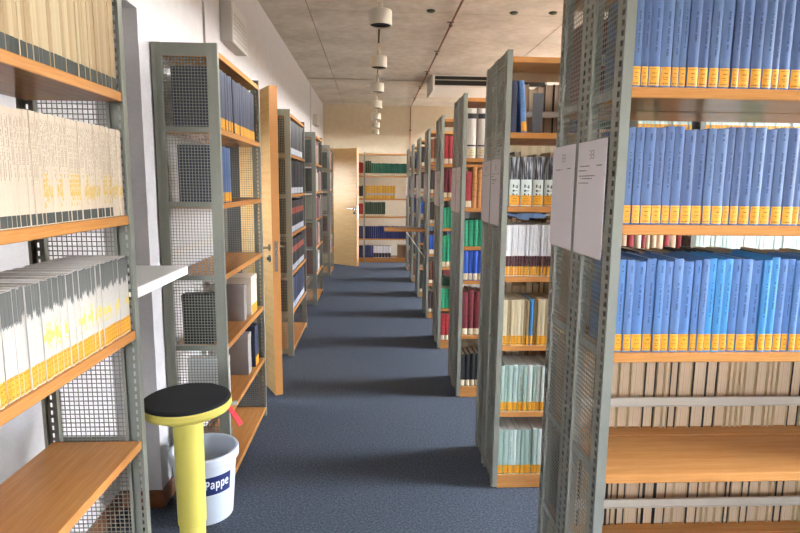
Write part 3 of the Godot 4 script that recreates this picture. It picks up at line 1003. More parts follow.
# a steel frame in the opening and a leaf hinged at its far side; ang is measured from the x axis
func door(num: int, za: float, zb: float, h: float, hinge: Vector3, ang: float, w: float) -> void:
	var b := MB.new()
	var x0 := LW - 0.21
	var x1 := LW + 0.012
	b.box(Vector3(x0, 0, za - 0.035), Vector3(x1, h, za + 0.03))
	b.box(Vector3(x0, 0, zb - 0.03), Vector3(x1, h, zb + 0.03))
	b.box(Vector3(x0, h - 0.03, zb + 0.03), Vector3(x1, h + 0.03, za - 0.035))
	struct("trim_%d" % (num + 1), b.done(), M.steel_dark)
	# leaf: runs along local x from the hinge, thickness along local z
	var leaf := struct("door_%d" % num, box_mesh(Vector3(0, 0.012, -0.058), Vector3(w, h - 0.035, 0), 0.003), M.door)
	leaf.transform = Transform3D(Basis(Vector3.UP, deg_to_rad(-ang)), hinge)
	# local x -> (cos, 0, sin) in world: turn so that it heads towards the camera
	var lip := part("door_edge", box_mesh(Vector3(w, 0.013, -0.057), Vector3(w + 0.001, h - 0.036, -0.001)), M.edge_wood, leaf)
	lip.set_meta("label", "darker wooden edge strip")
	part("lock_plate", box_mesh(Vector3(w + 0.001, 0.94, -0.04), Vector3(w + 0.003, 1.16, -0.016)), M.chrome, leaf)
	part("latch", box_mesh(Vector3(w + 0.003, 1.085, -0.034), Vector3(w + 0.012, 1.105, -0.022), 0.002), M.chrome, leaf)
	for s in [0, 1]:
		var hm := MB.new()
		var zf := 0.0 if s == 0 else -0.058
		var d := 1.0 if s == 0 else -1.0
		hm.tube([Vector3(w - 0.06, 1.11, zf), Vector3(w - 0.06, 1.11, zf + d * 0.05)], 0.009)
		hm.tube([Vector3(w - 0.055, 1.11, zf + d * 0.045), Vector3(w - 0.185, 1.108, zf + d * 0.045)], 0.009)
		hm.tube([Vector3(w - 0.06, 1.11, zf), Vector3(w - 0.06, 1.11, zf + d * 0.006)], 0.026, 18)
		part("door_handle", hm.done(), M.chrome, leaf)
		hm = MB.new()
		hm.tube([Vector3(w - 0.06, 1.03, zf), Vector3(w - 0.06, 1.03, zf + d * 0.007)], 0.026, 18)
		hm.tube([Vector3(w - 0.06, 1.03, zf), Vector3(w - 0.06, 1.03, zf + d * 0.022)], 0.012, 12)
		part("lock_rose", hm.done(), M.steel_dark, leaf)

func build_right_rows() -> void:
	var X := Vector3.RIGHT
	var h2 := SHELVES
	var h3 := [0.085, 0.478, 0.885, 1.134, 1.41, 1.76]
	var h4 := [0.085, 0.4, 0.8, 1.17, 1.45, 1.76]
	var hs := [h2, h2, h3, h4, h2, h2, h2, h2]
	for i in 8:
		row(i, hs[i])
	var x0 := ROW_X + FT + 0.004
	# nearest case
	var z: float = -ROWS[0] - 0.008
	var n := ", nearest right bookcase"
	var g := "blue journals in the nearest right bookcase"
	fill("blue", Vector3(x0, h2[5], z), X, 0.86, 0, "left", "top shelf" + n, g)
	fill("blue", Vector3(x0, h2[4], z), X, 0.86, 0, "left", "second shelf" + n, g)
	var p := fill("blue2", Vector3(x0, h2[3], z), X, 0.26, 0, "left", "third shelf" + n, g)
	p += fill("bright", Vector3(x0 + p, h2[3], z), X, 0.085, 0, "left", "third shelf" + n, g)
	p += fill("blue2", Vector3(x0 + p, h2[3], z), X, 0.09, 0, "left", "third shelf" + n, g)
	p += fill("bright", Vector3(x0 + p, h2[3], z), X, 0.06, 0, "left", "third shelf" + n, g)
	p += fill("blue2", Vector3(x0 + p, h2[3], z), X, 0.86 - p, 0, "left", "third shelf" + n, g)
	# its far side, fore-edges towards the camera
	var zr: float = -ROWS[0] - 2 * HALF + 0.012
	g = "books with page edges showing through the nearest right bookcase"
	K.fore_low = K.fore.duplicate()
	K.fore_low.merge({h = 0.236, hv = 0.004}, true)
	for k in [1, 2, 3]:
		fill("fore" if k < 3 else "fore_low", Vector3(x0, h2[k], zr), X, 0.86, PI, "left", "back of " + SHELF_NAMES[k] + n, g)
	fill("fore", Vector3(x0, h2[4], zr), X, 0.34, PI, "left", "back of " + SHELF_NAMES[4] + n, g)
	filler(0, h2, [3.5, 1.61, 1.61, 1.61, 1.61, 1.61], [0.66, 1.56, 1.56, 1.56, 1.61, 0.66], 1)
	# second case
	z = -ROWS[1] - 0.01
	zr = -ROWS[1] - 2 * HALF + 0.012
	n = ", second right bookcase"
	g = "volumes in the second right bookcase"
	fill("mint", Vector3(x0, h2[0], z), X, 0.6, 0, "left", "lowest shelf" + n, g)
	fill("mint", Vector3(x0, h2[1], z), X, 0.6, 0, "left", "fifth shelf" + n, g)
	p = fill("tan", Vector3(x0, h2[2], z), X, 0.13, 0, "left", "fourth shelf" + n, g)
	K.bright_low = K.bright.duplicate()
	K.bright_low.h = 0.236
	p += fill("bright_low", Vector3(x0 + p, h2[2], z), X, 0.022, 0, "left", "fourth shelf" + n, g)
	fill("tan", Vector3(x0 + p, h2[2], z), X, 0.6 - p, 0, "left", "fourth shelf" + n, g)
	p = fill("maroon", Vector3(x0, h2[3], z), X, 0.42, 0, "left", "third shelf" + n, g)
	fill("pinkish", Vector3(x0 + 0.45, h2[3], z), X, 0.44, 0, "left", "third shelf" + n, g)
	fill("pale", Vector3(1.612, h2[3], z), X, 0.6, 0, "left", "third shelf" + n, g)
	fill("photo", Vector3(x0 + 0.006, h2[4], z), X, 0.6, 0, "left", "second shelf" + n, g)
	# leaning blue book beside a dark one on its top shelf
	var kb: Dictionary = K.blue.duplicate()
	kb.d = 0.2
	kb.mats = [M.navy[0]]
	kb.bands = []
	book(kb, 0.026, 0.24, Vector3(x0 + 0.014, h2[5], z), 0, 0, "dark navy book upright against the post on top shelf, second right bookcase", g)
	kb = K.blue.duplicate()
	kb.mats = [M.blue2[2]]
	var lb := book(kb, 0.026, 0.24, Vector3(x0 + 0.064, h2[5], z + 0.004), 0, 0.09, "leaning blue book with yellow label on top shelf of second right bookcase", g)
	lb.position.y += 0.0012
	fill("pale", Vector3(x0 + 0.62, h2[5], z), X, 0.28, 0, "left", "first-bay top shelf" + n, g)
	fill("pale", Vector3(1.612, h2[5], z), X, 0.6, 0, "middle post", "top shelf" + n, g)
	var be := MB.new()
	be.cbox(Vector3(0, 0, -0.002), Vector3(0.05, 0.2, 0.0), 0.0008)
	be.box(Vector3(0, 0, -0.12), Vector3(0.05, 0.0015, 0.0))
	var bo := part("bookend", be.done(), M.steel_dark, self)
	bo.position = Vector3(0.785, h2[5] + 0.0008, z - 0.1)
	tag(bo, "dark sheet metal bookend on top shelf of second right bookcase", "bookend")
	g = "books with page edges showing through the second right bookcase"
	for k in 6:
		fill("fore", Vector3(x0, h2[k], zr), X, 0.4, PI, "left", "back of " + SHELF_NAMES[k] + n, g)
	filler(1, h2, [1.27, 1.27, 1.27, 2.24, 1.27, 2.24], [1.07, 1.07, 1.07, 1.07, 1.07, 1.07], 2)
	# third case
	z = -ROWS[2] - 0.01
	n = ", third right bookcase"
	g = "volumes in the third right bookcase"
	fill("black", Vector3(x0, h3[0], z), X, 0.3, 0, "left", "lowest shelf" + n, g)
	fill("dark_red", Vector3(x0, h3[1], z), X, 0.3, 0, "left", "fifth shelf" + n, g)
	fill("royal", Vector3(x0, h3[2], z), X, 0.3, 0, "left", "fourth shelf" + n, g)
	fill("green", Vector3(x0, h3[3], z), X, 0.3, 0, "left", "third shelf" + n, g)
	p = fill("red", Vector3(x0, h3[4], z), X, 0.045, 0, "left", "second shelf" + n, g)
	fill("orange", Vector3(x0 + p, h3[4], z), X, 0.25, 0, "left", "second shelf" + n, g)
	fill("box_file", Vector3(x0, h3[5], z), X, 0.3, 0, "left", "top shelf" + n, g)
	filler(2, h3, [0.96, 0.96, 0.96, 0.96, 0.96, 0.96], [0.66, 0.66, 0.66, 0.66, 0.66, 0.66], 3)
	# farther cases
	var far := {
		3: [h4, ["red", "green", "green_tall", "green", "dark_red", "red"]],
		4: [h2, ["brown", "brown", "royal", "brown", "brown", "brown"]],
		5: [h2, ["black", "brown", "indigo", "royal", "brown", "black"]],
		6: [h2, ["brown", "black", "navy_white", "indigo", "brown", "indigo"]],
		7: [h2, ["brown", "black", "brown", "brown", "indigo", "brown"]]}
	for i in far:
		z = -ROWS[i] - 0.01
		g = "volumes in the " + ROW_NAMES[i]
		var hh: Array = far[i][0]
		for k in 6:
			var kd: String = far[i][1][k]
			var room: float = (hh[k + 1] if k < 5 else 2.17) - hh[k] - 0.035
			var keep: float = K[kd].h
			K[kd].h = minf(keep, room - K[kd].hv)
			fill(kd, Vector3(x0, hh[k], z), X, [0.2, 0.17, 0.14, 0.13, 0.12][i - 3], 0, "left", SHELF_NAMES[k] + ", " + ROW_NAMES[i], g)
			K[kd].h = keep
		var st: float = x0 + [0.2, 0.17, 0.14, 0.13, 0.12][i - 3]
		filler(i, hh, [st, st, st, st, st, st], [0.66, 0.66, 0.66, 0.66, 0.66, 0.66], 10 + i)
	# notice sheets on the mesh ends
	for i in 8:
		for s in 2:
			notice(i, s)

func notice_texture(s: int) -> ImageTexture:
	var img := Image.create(128, 256, false, Image.FORMAT_RGB8)
	var paper := srgb(228, 222, 224)
	img.fill(paper)
	# small emblem: two interlocked curls, then short lines of print
	for k in 2:
		for t in 40:
			var a := -2.2 + t * 0.11
			for w in 3:
				for half in 2:
					img.set_pixel(clampi(int(58 + k * 11 + cos(a) * (4.5 + w * 0.5)), 0, 127), clampi(int(26 + half * 9 + sin(a) * 4.5), 0, 255), srgb(120, 112, 116))
	for line in ([[8, 58, 54], [88, 110, 54], [8, 48, 64], [8, 84, 76], [16, 70, 82], [8, 54, 92]] if s == 0 else [[20, 60, 58], [84, 108, 56]]):
		for x in range(line[0], line[1]):
			if rng.randf() < 0.75:
				img.set_pixel(x, line[2], srgb(90, 84, 88))
				img.set_pixel(x, line[2] + 1, srgb(110, 104, 108))
	return tex(img)

func notice(i: int, s: int) -> void:
	if not cache.has("notice%d" % s):
		var m := mat(Color.WHITE, 0.7)
		m.albedo_texture = notice_texture(s)
		cache["notice%d" % s] = m
		cache["sheet"] = box_mesh(Vector3(-0.002, 0, 0), Vector3(-0.001, 0.33, 0.212), 0.0)
	var o := part("notice_sheet", cache["sheet"], cache["notice%d" % s], self)
	o.position = Vector3(ROW_X - 0.001, 1.37, -ROWS[i] - (0.272 if s == 0 else 0.272 + 0.24))
	tag(o, "pale paper notice on the %s half of end panel, %s" % ["near" if s == 0 else "far", ROW_NAMES[i]], "notice", "notices on the mesh end panels")

func build_left_cases() -> void:
	var h := SHELVES
	var xs := -0.725
	var Z := Vector3.BACK
	# nearest left case
	left_case(-0.745, -1.722, "grey mesh-ended bookcase with beech shelves of cream journals, nearest on left", h)
	var n := ", nearest left bookcase"
	var far_in := -1.722 + FT + 0.004
	fill("cream", Vector3(xs, h[5], far_in), Z, 0.66, PI / 2, "right", "top shelf" + n, "cream journals in the nearest left bookcase")
	fill("issue_plain", Vector3(xs, h[4], far_in), Z, 0.075, PI / 2, "right", "second shelf" + n, "printed journals in the nearest left bookcase")
	var c: int = 0
	var p := 0.075
	while p < 0.62:
		var q := fill("issue" if p > 0.34 else "issue_flecked", Vector3(xs, h[4], far_in + p), Z, 0.085, PI / 2, "right", "second shelf" + n, "printed journals in the nearest left bookcase")
		p += q + 0.0025
		c += 1
	p = 0.0
	while p < 0.62:
		var q := fill("grey_top" if p > 0.4 else "grey_flecked", Vector3(xs, h[3], far_in + p), Z, rng.randf_range(0.05, 0.09), PI / 2, "right", "third shelf" + n, "grey-headed journals in the nearest left bookcase")
		p += q + 0.002
	# second left case beside the open door
	left_case(-2.725, -3.69, "grey mesh-ended bookcase with few boxes and navy journals beside open door", h)
	n = ", second left bookcase"
	var near_in := -2.725 - FT - 0.004
	var F := Vector3.FORWARD
	fill("navy", Vector3(xs, h[5], near_in), F, 0.86, PI / 2, "left", "top shelf" + n, "navy journals in the second left bookcase", 0.25)
	var kb: Dictionary = K.blue.duplicate()
	kb.mats = [M.navy[0]]
	kb.d = 0.2
	for k in 1:
		book(kb, 0.034, 0.272, Vector3(xs, h[4], near_in - 0.02), PI / 2, 0, "navy journal at left end of second shelf, second left bookcase", "journals on the second shelf of the second left bookcase")
	kb = K.blue.duplicate()
	kb.h = 0.268
	kb.t = [0.036, 0.04]
	K.blue_left = kb
	fill("blue_left", Vector3(xs, h[4], near_in - 0.042), F, 0.17, PI / 2, "navy one", "second shelf" + n, "journals on the second shelf of the second left bookcase")
	carton("black_box", "black document box on fourth shelf behind mesh, second left bookcase", Vector3(-0.865, h[2], near_in - 0.05), Vector3(0.15, 0.25, 0.07), M.black_cover[0], null)
	carton("archive_box", "grey cardboard archive box on fourth shelf of second left bookcase", Vector3(-0.845, h[2], near_in - 0.52), Vector3(0.2, 0.21, 0.06), mat(srgb(146, 138, 132), 0.8), null)
	carton("archive_box", "cream archive box with yellow label on fourth shelf, second left bookcase", Vector3(-0.845, h[2], near_in - 0.72), Vector3(0.22, 0.235, 0.16), mat(srgb(226, 212, 190), 0.75), M.lab_yellow)
	carton("archive_box", "grey cardboard archive box on fifth shelf of second left bookcase", Vector3(-0.845, h[1], near_in - 0.6), Vector3(0.2, 0.25, 0.08), mat(srgb(150, 143, 138), 0.8), null)
	carton("archive_box", "navy document box with yellow label on fifth shelf, second left bookcase", Vector3(-0.845, h[1], near_in - 0.76), Vector3(0.22, 0.26, 0.1), mat(srgb(42, 50, 74), 0.6), M.lab_yellow)
	carton("document_box", "white document box with yellow label on fifth shelf, second left bookcase", Vector3(-0.845, h[1], near_in - 0.1), Vector3(0.2, 0.26, 0.06), mat(srgb(232, 232, 230), 0.6), M.lab_yellow)
	carton("document_box", "brown cardboard box lying on lowest shelf of second left bookcase", Vector3(-0.87, h[0], near_in - 0.14), Vector3(0.2, 0.16, 0.2), mat(srgb(150, 116, 88), 0.8), null)
	# third: dark bound volumes
	left_case(-5.0, -6.05, "grey bookcase of dark bound volumes just past the open door", h)
	n = ", third left bookcase"
	near_in = -5.0 - FT - 0.004
	var g := "dark volumes in the third left bookcase"
	for a in [[5, "ledger"], [4, "ledger"], [3, "rust"], [2, "rust"], [1, "navy_white"]]:
		fill(a[1], Vector3(xs, h[a[0]], near_in), F, 0.96, PI / 2, "left", SHELF_NAMES[a[0]] + n, g)
	# fourth and fifth
	left_case(-7.15, -8.05, "grey half-filled bookcase midway along the left wall", h)
	n = ", fourth left bookcase"
	g = "volumes in the fourth left bookcase"
	near_in = -7.15 - FT - 0.004
	for a in [[4, 0.84], [3, 0.84], [2, 0.6], [1, 0.5], [5, 0.5]]:
		fill("mixed", Vector3(xs, h[a[0]], near_in), F, a[1], PI / 2, "left", SHELF_NAMES[a[0]] + n, g)
	left_case(-9.5, -10.3, "grey bookcase of mixed volumes beside the farthest open door", h)
	n = ", fifth left bookcase"
	g = "volumes in the fifth left bookcase"
	near_in = -9.5 - FT - 0.004
	for a in [[5, 0.7], [4, 0.7], [3, 0.7], [2, 0.5], [1, 0.6]]:
		fill("mixed", Vector3(xs, h[a[0]], near_in), F, a[1], PI / 2, "left", SHELF_NAMES[a[0]] + n, g)

# a lidded box whose front faces +x; at = centre of its base
func carton(called: String, label: String, at: Vector3, size: Vector3, m: Material, lab: Variant) -> void:
	var o := thing(called, label, "box", at + Vector3(0, 0.0007, 0))
	var hx := size.x / 2
	var hz := size.z / 2
	part("body", box_mesh(Vector3(-hx, 0, -hz), Vector3(hx, size.y - 0.03, hz), 0.002), m, o)
	part("lid", box_mesh(Vector3(-hx - 0.0015, size.y - 0.035, -hz - 0.0015), Vector3(hx + 0.0015, size.y, hz + 0.0015), 0.002), m, o)
	if lab != null:
		part("shelf_label", box_mesh(Vector3(hx, 0.006, -hz * 0.9), Vector3(hx + 0.0012, 0.06, hz * 0.9)), lab, o)

func build_far_cases() -> void:
	var zf := -11.32
	var hts := [0.098, 0.484, 0.926, 1.284, 1.737]
	var spots := [[-0.985, -0.193], [-0.19, 0.74]]
	for c in 2:
		var xa: float = spots[c][0]
		var xb: float = spots[c][1]
		var o := thing("bookcase", ["end-wall bookcase partly hidden behind the farthest open door", "end-wall bookcase facing the aisle, green and yellow volumes"][c], "bookcase", Vector3(xa, 0, zf), 0, "bookcases along the end wall")
		var w := 0.28
		frame(o, Transform3D(Basis(Vector3.UP, PI / 2), Vector3(0.001, 0, 0)), w, false)
		if c == 1:
			frame(o, Transform3D(Basis(Vector3.UP, PI / 2), Vector3(xb - xa - FT, 0, 0)), w, false)
		var length := xb - xa - FT - 0.004 - (FT if c == 1 else 0.0)
		for y in hts + [2.17]:
			part("shelf_board", board_mesh(length, 0.26), M.wood, o, Transform3D(Basis.IDENTITY, Vector3(FT + 0.003, y, -0.265)))
		part("plinth", box_mesh(Vector3(FT + 0.003, 0.004, -0.04), Vector3(FT + 0.003 + length, hts[0] - 0.03, -0.024)), M.wood, o)
	var X := Vector3.RIGHT
	var z := zf - 0.012
	var x0 := -0.19 + FT + 0.006
	var n := ", end-wall bookcase"
	var g := "volumes in the end-wall bookcase"
	var p := fill("forest", Vector3(x0, hts[4], z), X, 0.16, 0, "left", "top shelf" + n, g)
	fill("teal", Vector3(x0 + p, hts[4], z), X, 0.86 - p, 0, "left", "top shelf" + n, g)
	fill("yellow", Vector3(x0, hts[3], z), X, 0.62, 0, "left", "second shelf" + n, g)
	fill("forest", Vector3(x0, hts[2], z), X, 0.44, 0, "left", "third shelf" + n, g)
	fill("indigo", Vector3(x0, hts[1], z), X, 0.86, 0, "left", "fourth shelf" + n, g)
	p = fill("indigo", Vector3(x0, hts[0], z), X, 0.17, 0, "left", "lowest shelf" + n, g)
	K.white_vol = K.teal.duplicate()
	K.white_vol.merge({name = "white_volume", mats = [M.maroon[0]], desc = "white volume with dark spine foot", h = 0.24, t = [0.05, 0.06], bands = [[0.004, 0.07, M.band_black, "spine_foot"]]}, true)
	fill("white_vol", Vector3(x0 + p, hts[0], z), X, 0.4, 0, "left", "lowest shelf" + n, g)
	carton("document_box", "brown cardboard box at right end of lowest shelf, end-wall bookcase", Vector3(0.6, hts[0], z - 0.13), Vector3(0.2, 0.25, 0.2), mat(srgb(142, 112, 84), 0.8), null)
	g = "volumes left of the end-wall bookcase's post"
	n = ", left end-wall bookcase"
	var xr := -0.2
	for a in [[4, "red"], [3, "black"], [2, "red"], [1, "indigo"], [0, "indigo"]]:
		fill(a[1], Vector3(xr, hts[a[0]], z), Vector3.LEFT, 0.4, 0, "right", ["lowest", "fourth", "third", "second", "top"][a[0]] + " shelf" + n, g)

func build_objects() -> void:
	stool()
	bucket()
	# white standing ledge fixed in the wall niche
	var o := thing("wall_ledge", "thick white ledge board projecting from wall niche between the left bookcases", "ledge", Vector3(LW, 1.19, -2.1))
	part("ledge_board", box_mesh(Vector3(-0.2, 0, -0.265), Vector3(0.25, 0.036, 0.36), 0.003), M.white, o)
	for z in [-0.2, 0.28]:
		var b := MB.new()
		b.box(Vector3(-0.2, -0.14, z - 0.012), Vector3(-0.19, 0, z + 0.012))
		b.box(Vector3(-0.19, -0.012, z - 0.012), Vector3(-0.02, 0, z + 0.012))
		b.bar(Vector3(-0.19, -0.13, z), Vector3(-0.04, -0.008, z), 0.02, 0.008)
		part("bracket", b.done(), M.white, o)
	# track lights
	var tr := thing("lamp_track", "white ceiling-hung lighting track running above the aisle", "lamp track", Vector3(0.04, 2.705, 0))
	var tb := MB.new()
	tb.box(Vector3(-0.018, 0.0, -11.35), Vector3(-0.006, 0.036, 0.6))
	tb.box(Vector3(0.006, 0.0, -11.35), Vector3(0.018, 0.036, 0.6))
	tb.box(Vector3(-0.006, 0.03, -11.35), Vector3(0.006, 0.036, 0.6))
	part("track_profile", tb.done(), M.lamp_white, tr)
	part("track_slot", box_mesh(Vector3(-0.006, 0.012, -11.34), Vector3(0.006, 0.0299, 0.59)), M.black, tr)
	for k in 5:
		var z := -0.4 - 2.6 * k
		var s := MB.new()
		s.tube([Vector3(0, 0.036, z), Vector3(0, CE - 2.705 - 0.004, z)], 0.0018, 6)
		part("suspension_wire", s.done(), M.chrome, tr)
	for k in 7:
		lamp(k)
	# pipe along the ceiling and down the end wall
	var pipe := thing("ceiling_pipe", "thin brown pipe along the ceiling and down the end wall", "pipe", Vector3(0.755, CE, 0))
	var pb := MB.new()
	pb.tube([Vector3(0, -0.035, 1.5), Vector3(0, -0.035, BACK + 0.04)], 0.011)
	pb.tube([Vector3(0, -0.035, BACK + 0.04), Vector3(0, -CE + 0.06, BACK + 0.04)], 0.011)
	part("pipe_run", pb.done(), M.copper, pipe)
	for k in 9:
		var cl := MB.new()
		var z := -0.9 - 1.22 * k
		cl.tube([Vector3(0, -0.035, z), Vector3(0, -0.035, z - 0.025)], 0.017, 12)
		cl.box(Vector3(-0.006, -0.03, z - 0.02), Vector3(0.006, -0.004, z - 0.006))
		cl.box(Vector3(-0.035, -0.01, z - 0.02), Vector3(0.035, -0.004, z - 0.006))
		part("pipe_clip", cl.done(), M.black, pipe)
	for k in 2:
		var cl := MB.new()
		cl.box(Vector3(-0.02, -0.5 - k * 1.1, BACK), Vector3(0.02, -0.48 - k * 1.1, BACK + 0.055))
		part("pipe_clip", cl.done(), M.black, pipe)
	# thin conduit across the ceiling joint
	var cd := MB.new()
	cd.tube([Vector3(LW + 0.01, CE - 0.014, -8.93), Vector3(0.755, CE - 0.014, -8.93)], 0.009)
	o = part("conduit", cd.done(), M.lamp_white, self)
	tag(o, "thin pale conduit crossing the ceiling from left wall to brown pipe", "conduit")
	air_unit()
	# wall boxes, conduits
	for a in [[-3.98, -4.42, 2.5, 2.76, "grey wedge-shaped box high on the left wall above open door"], [-9.75, -10.2, 2.55, 2.72, "small grey box high on left wall near the end"]]:
		o = thing("wall_box", a[4], "wall box", Vector3(LW, a[2], a[0]))
		var b := MB.new()
		b.cbox(Vector3(0, 0, a[1] - a[0]), Vector3(0.085, a[3] - a[2], 0), 0.006)
		part("housing", b.done(), mat(srgb(196, 192, 186), 0.5), o)
		var gr := MB.new()
		for k in 6:
			gr.box(Vector3(0.085, 0.03 + k * 0.03, (a[1] - a[0]) + 0.04), Vector3(0.087, 0.042 + k * 0.03, -0.04))
		part("grille", gr.done(), mat(srgb(182, 178, 172), 0.5), o)
	o = part("cable_duct", box_mesh(Vector3(LW, 2.275, -3.62), Vector3(LW + 0.014, CE - 0.005, -3.59), 0.002), M.wall, self)
	tag(o, "narrow vertical cable duct on left wall above second bookcase", "cable duct")
	o = part("cable_duct", box_mesh(Vector3(LW, 2.3, -9.45), Vector3(LW + 0.014, CE - 0.005, -9.41), 0.002), M.wall, self)
	tag(o, "narrow vertical cable duct on left wall near the end wall", "cable duct")
	# ceiling anchors
	for a in [[0.525, -5.443, "left"], [1.294, -5.438, "middle"], [1.651, -5.408, "right"]]:
		var b := MB.new()
		b.lathe([Vector2(0, -0.014), Vector2(0.03, -0.014), Vector2(0.04, -0.004), Vector2(0.04, 0)], Vector3.ZERO, 16)
		o = part("ceiling_anchor", b.done(), mat(srgb(44, 62, 44), 0.6), self)
		o.position = Vector3(a[0], CE - 0.004, a[1])
		tag(o, "small dark green cap in concrete ceiling, %s of three" % a[2], "ceiling cap", "dark caps in the ceiling")
	# folding desk flap on the end of the fifth row
	o = thing("desk_flap", "folding wooden desk flap with white strut on end of fifth right bookcase", "desk flap", Vector3(ROW_X - 0.004, 1.05, -6.74))
	part("flap_board", box_mesh(Vector3(-0.49, -0.025, -0.2), Vector3(-0.004, 0, 0.2), 0.004), M.wood, o)
	for z in [-0.16, 0.16]:
		var b := MB.new()
		b.bar(Vector3(-0.23, -0.028, z), Vector3(-0.01, -0.33, z), 0.02, 0.012)
		part("strut", b.done(), M.white, o)
	part("hinge_rail", box_mesh(Vector3(-0.012, -0.06, -0.2), Vector3(-0.001, -0.026, 0.2)), M.metal_light, o)

func lamp(k: int) -> void:
	var z := -3.6 - 1.25 * k
	var names := ["nearest", "second", "third", "fourth", "fifth", "sixth", "farthest"]
	var o := thing("track_lamp", "white drum-shaped track lamp hanging over the aisle, %s of seven" % names[k], "lamp", Vector3(0.04, 2.522, z), 0, "track lamps over the aisle")
	var b := MB.new()
	b.lathe([Vector2(0.064, 0.004), Vector2(0.066, 0.0), Vector2(0.07, 0.0), Vector2(0.071, 0.003), Vector2(0.071, 0.084), Vector2(0.066, 0.09), Vector2(0.0, 0.09)], Vector3.ZERO, 32)
	b.lathe([Vector2(0.064, 0.03), Vector2(0.064, 0.004)], Vector3.ZERO, 32)
	part("drum", b.done(), M.lamp_white, o)
	b = MB.new()
	b.lathe([Vector2(0.0, 0.02), Vector2(0.045, 0.014), Vector2(0.064, 0.008)], Vector3.ZERO, 32)
	part("reflector", b.done(), M.black, o)
	b = MB.new()
	b.lathe([Vector2(0.016, 0.09), Vector2(0.016, 0.135), Vector2(0.012, 0.14), Vector2(0.012, 0.182)], Vector3.ZERO, 16)
	b.box(Vector3(-0.014, 0.15, -0.05), Vector3(0.014, 0.183, 0.05))
	part("stem", b.done(), M.lamp_white, o)

func air_unit() -> void:
	var o := thing("air_conditioner", "white ceiling-hung air conditioner with black louvre slots above right bookcases", "air conditioner", Vector3(0.85, 2.94, -8.45))
	var w := 1.7
	var b := MB.new()
	# section in z (depth, negative) and y, extruded along x
	var prof: Array[Vector2] = [Vector2(0, 0.212), Vector2(0, 0.165), Vector2(-0.03, 0.06), Vector2(-0.06, 0.045), Vector2(-0.72, 0.0), Vector2(-0.78, 0.03), Vector2(-0.78, 0.212)]
	for k in prof.size() - 1:
		var p := prof[k]
		var q := prof[k + 1]
		var e := q - p
		var nn := Vector3(0, -e.x, e.y).normalized()
		nn = Vector3(0, e.x, -e.y).normalized()
		b.quad(Vector3(0.03, p.y, p.x), Vector3(w - 0.03, p.y, p.x), Vector3(w - 0.03, q.y, q.x), Vector3(0.03, q.y, q.x), nn)
	b.quad(Vector3(0.03, 0.2, 0), Vector3(w - 0.03, 0.2, 0), Vector3(w - 0.03, 0.2, -0.78), Vector3(0.03, 0.2, -0.78), Vector3.UP)
	part("housing", b.done(), M.white, o)
	for x in [0.0, w - 0.03]:
		part("end_cap", box_mesh(Vector3(x, -0.015, -0.8), Vector3(x + 0.03, 0.212, 0.02), 0.008), M.white, o)
	for y in [[0.148, 0.194], [0.07, 0.134]]:
		part("louvre_slot", box_mesh(Vector3(0.04, y[0], -0.04), Vector3(w - 0.04, y[1], 0.004)), M.black, o)
	part("louvre_blade", box_mesh(Vector3(0.04, 0.136, -0.03), Vector3(w - 0.04, 0.145, 0.008)), M.metal_light, o)

func stool() -> void:
	var c := Vector3(-0.659, 0, -1.95)
	var o := thing("perching_stool", "yellow height-adjustable stool with round black seat pad and red tab", "stool", c)
	var yel := mat(srgb(196, 182, 84), 0.55)
	var b := MB.new()
	b.lathe([Vector2(0.0, 0.0), Vector2(0.17, 0.0), Vector2(0.178, 0.012), Vector2(0.172, 0.03), Vector2(0.13, 0.06), Vector2(0.085, 0.12), Vector2(0.066, 0.2), Vector2(0.06, 0.24), Vector2(0.048, 0.247)], Vector3.ZERO, 40)
	part("base", b.done(), yel, o)
	b = MB.new()
	b.lathe([Vector2(0.0455, 0.24), Vector2(0.0455, 0.37)], Vector3.ZERO, 36)
	part("inner_column", b.done(), yel, o)
	b = MB.new()
	b.lathe([Vector2(0.045, 0.336), Vector2(0.049, 0.336), Vector2(0.05, 0.342), Vector2(0.0515, 0.748), Vector2(0.058, 0.762)], Vector3.ZERO, 36)
	part("outer_column", b.done(), yel, o)
	var seat := Transform3D(Basis(Vector3.BACK, 0.012), Vector3(0, 0.775, 0))
	b = MB.new()
	b.lathe([Vector2(0.0, -0.02), Vector2(0.125, -0.016), Vector2(0.148, -0.004), Vector2(0.153, 0.006), Vector2(0.153, 0.022), Vector2(0.15, 0.027), Vector2(0.0, 0.027)], Vector3.ZERO, 48)
	part("seat", b.done(), yel, o, seat)
	b = MB.new()
	b.lathe([Vector2(0.148, 0.026), Vector2(0.151, 0.03), Vector2(0.149, 0.036), Vector2(0.142, 0.04), Vector2(0.0, 0.042)], Vector3.ZERO, 48)
	var pad_img := noise_image(71, 128, [[0.3, 1.0, 2]], srgb(12, 12, 13), srgb(26, 26, 28))
	part("seat_pad", b.done(), tri_mat(pad_img, Vector3(8, 8, 8), 0.95, false), o, seat)
	# lever stub and red pull tab under the right rim
	b = MB.new()
	b.bar(Vector3(0.1, 0.758, -0.06), Vector3(0.158, 0.762, -0.075), 0.02, 0.01)
	part("lever", b.done(), M.metal_light, o)
	b = MB.new()
	var pts := [Vector3(0.135, 0.77, -0.03), Vector3(0.152, 0.742, -0.028), Vector3(0.166, 0.724, -0.024), Vector3(0.182, 0.7, -0.018)]
	for k in 3:
		b.bar(pts[k], pts[k + 1], 0.026, 0.0025)
	part("pull_tab", b.done(), mat(srgb(206, 24, 36), 0.5), o)

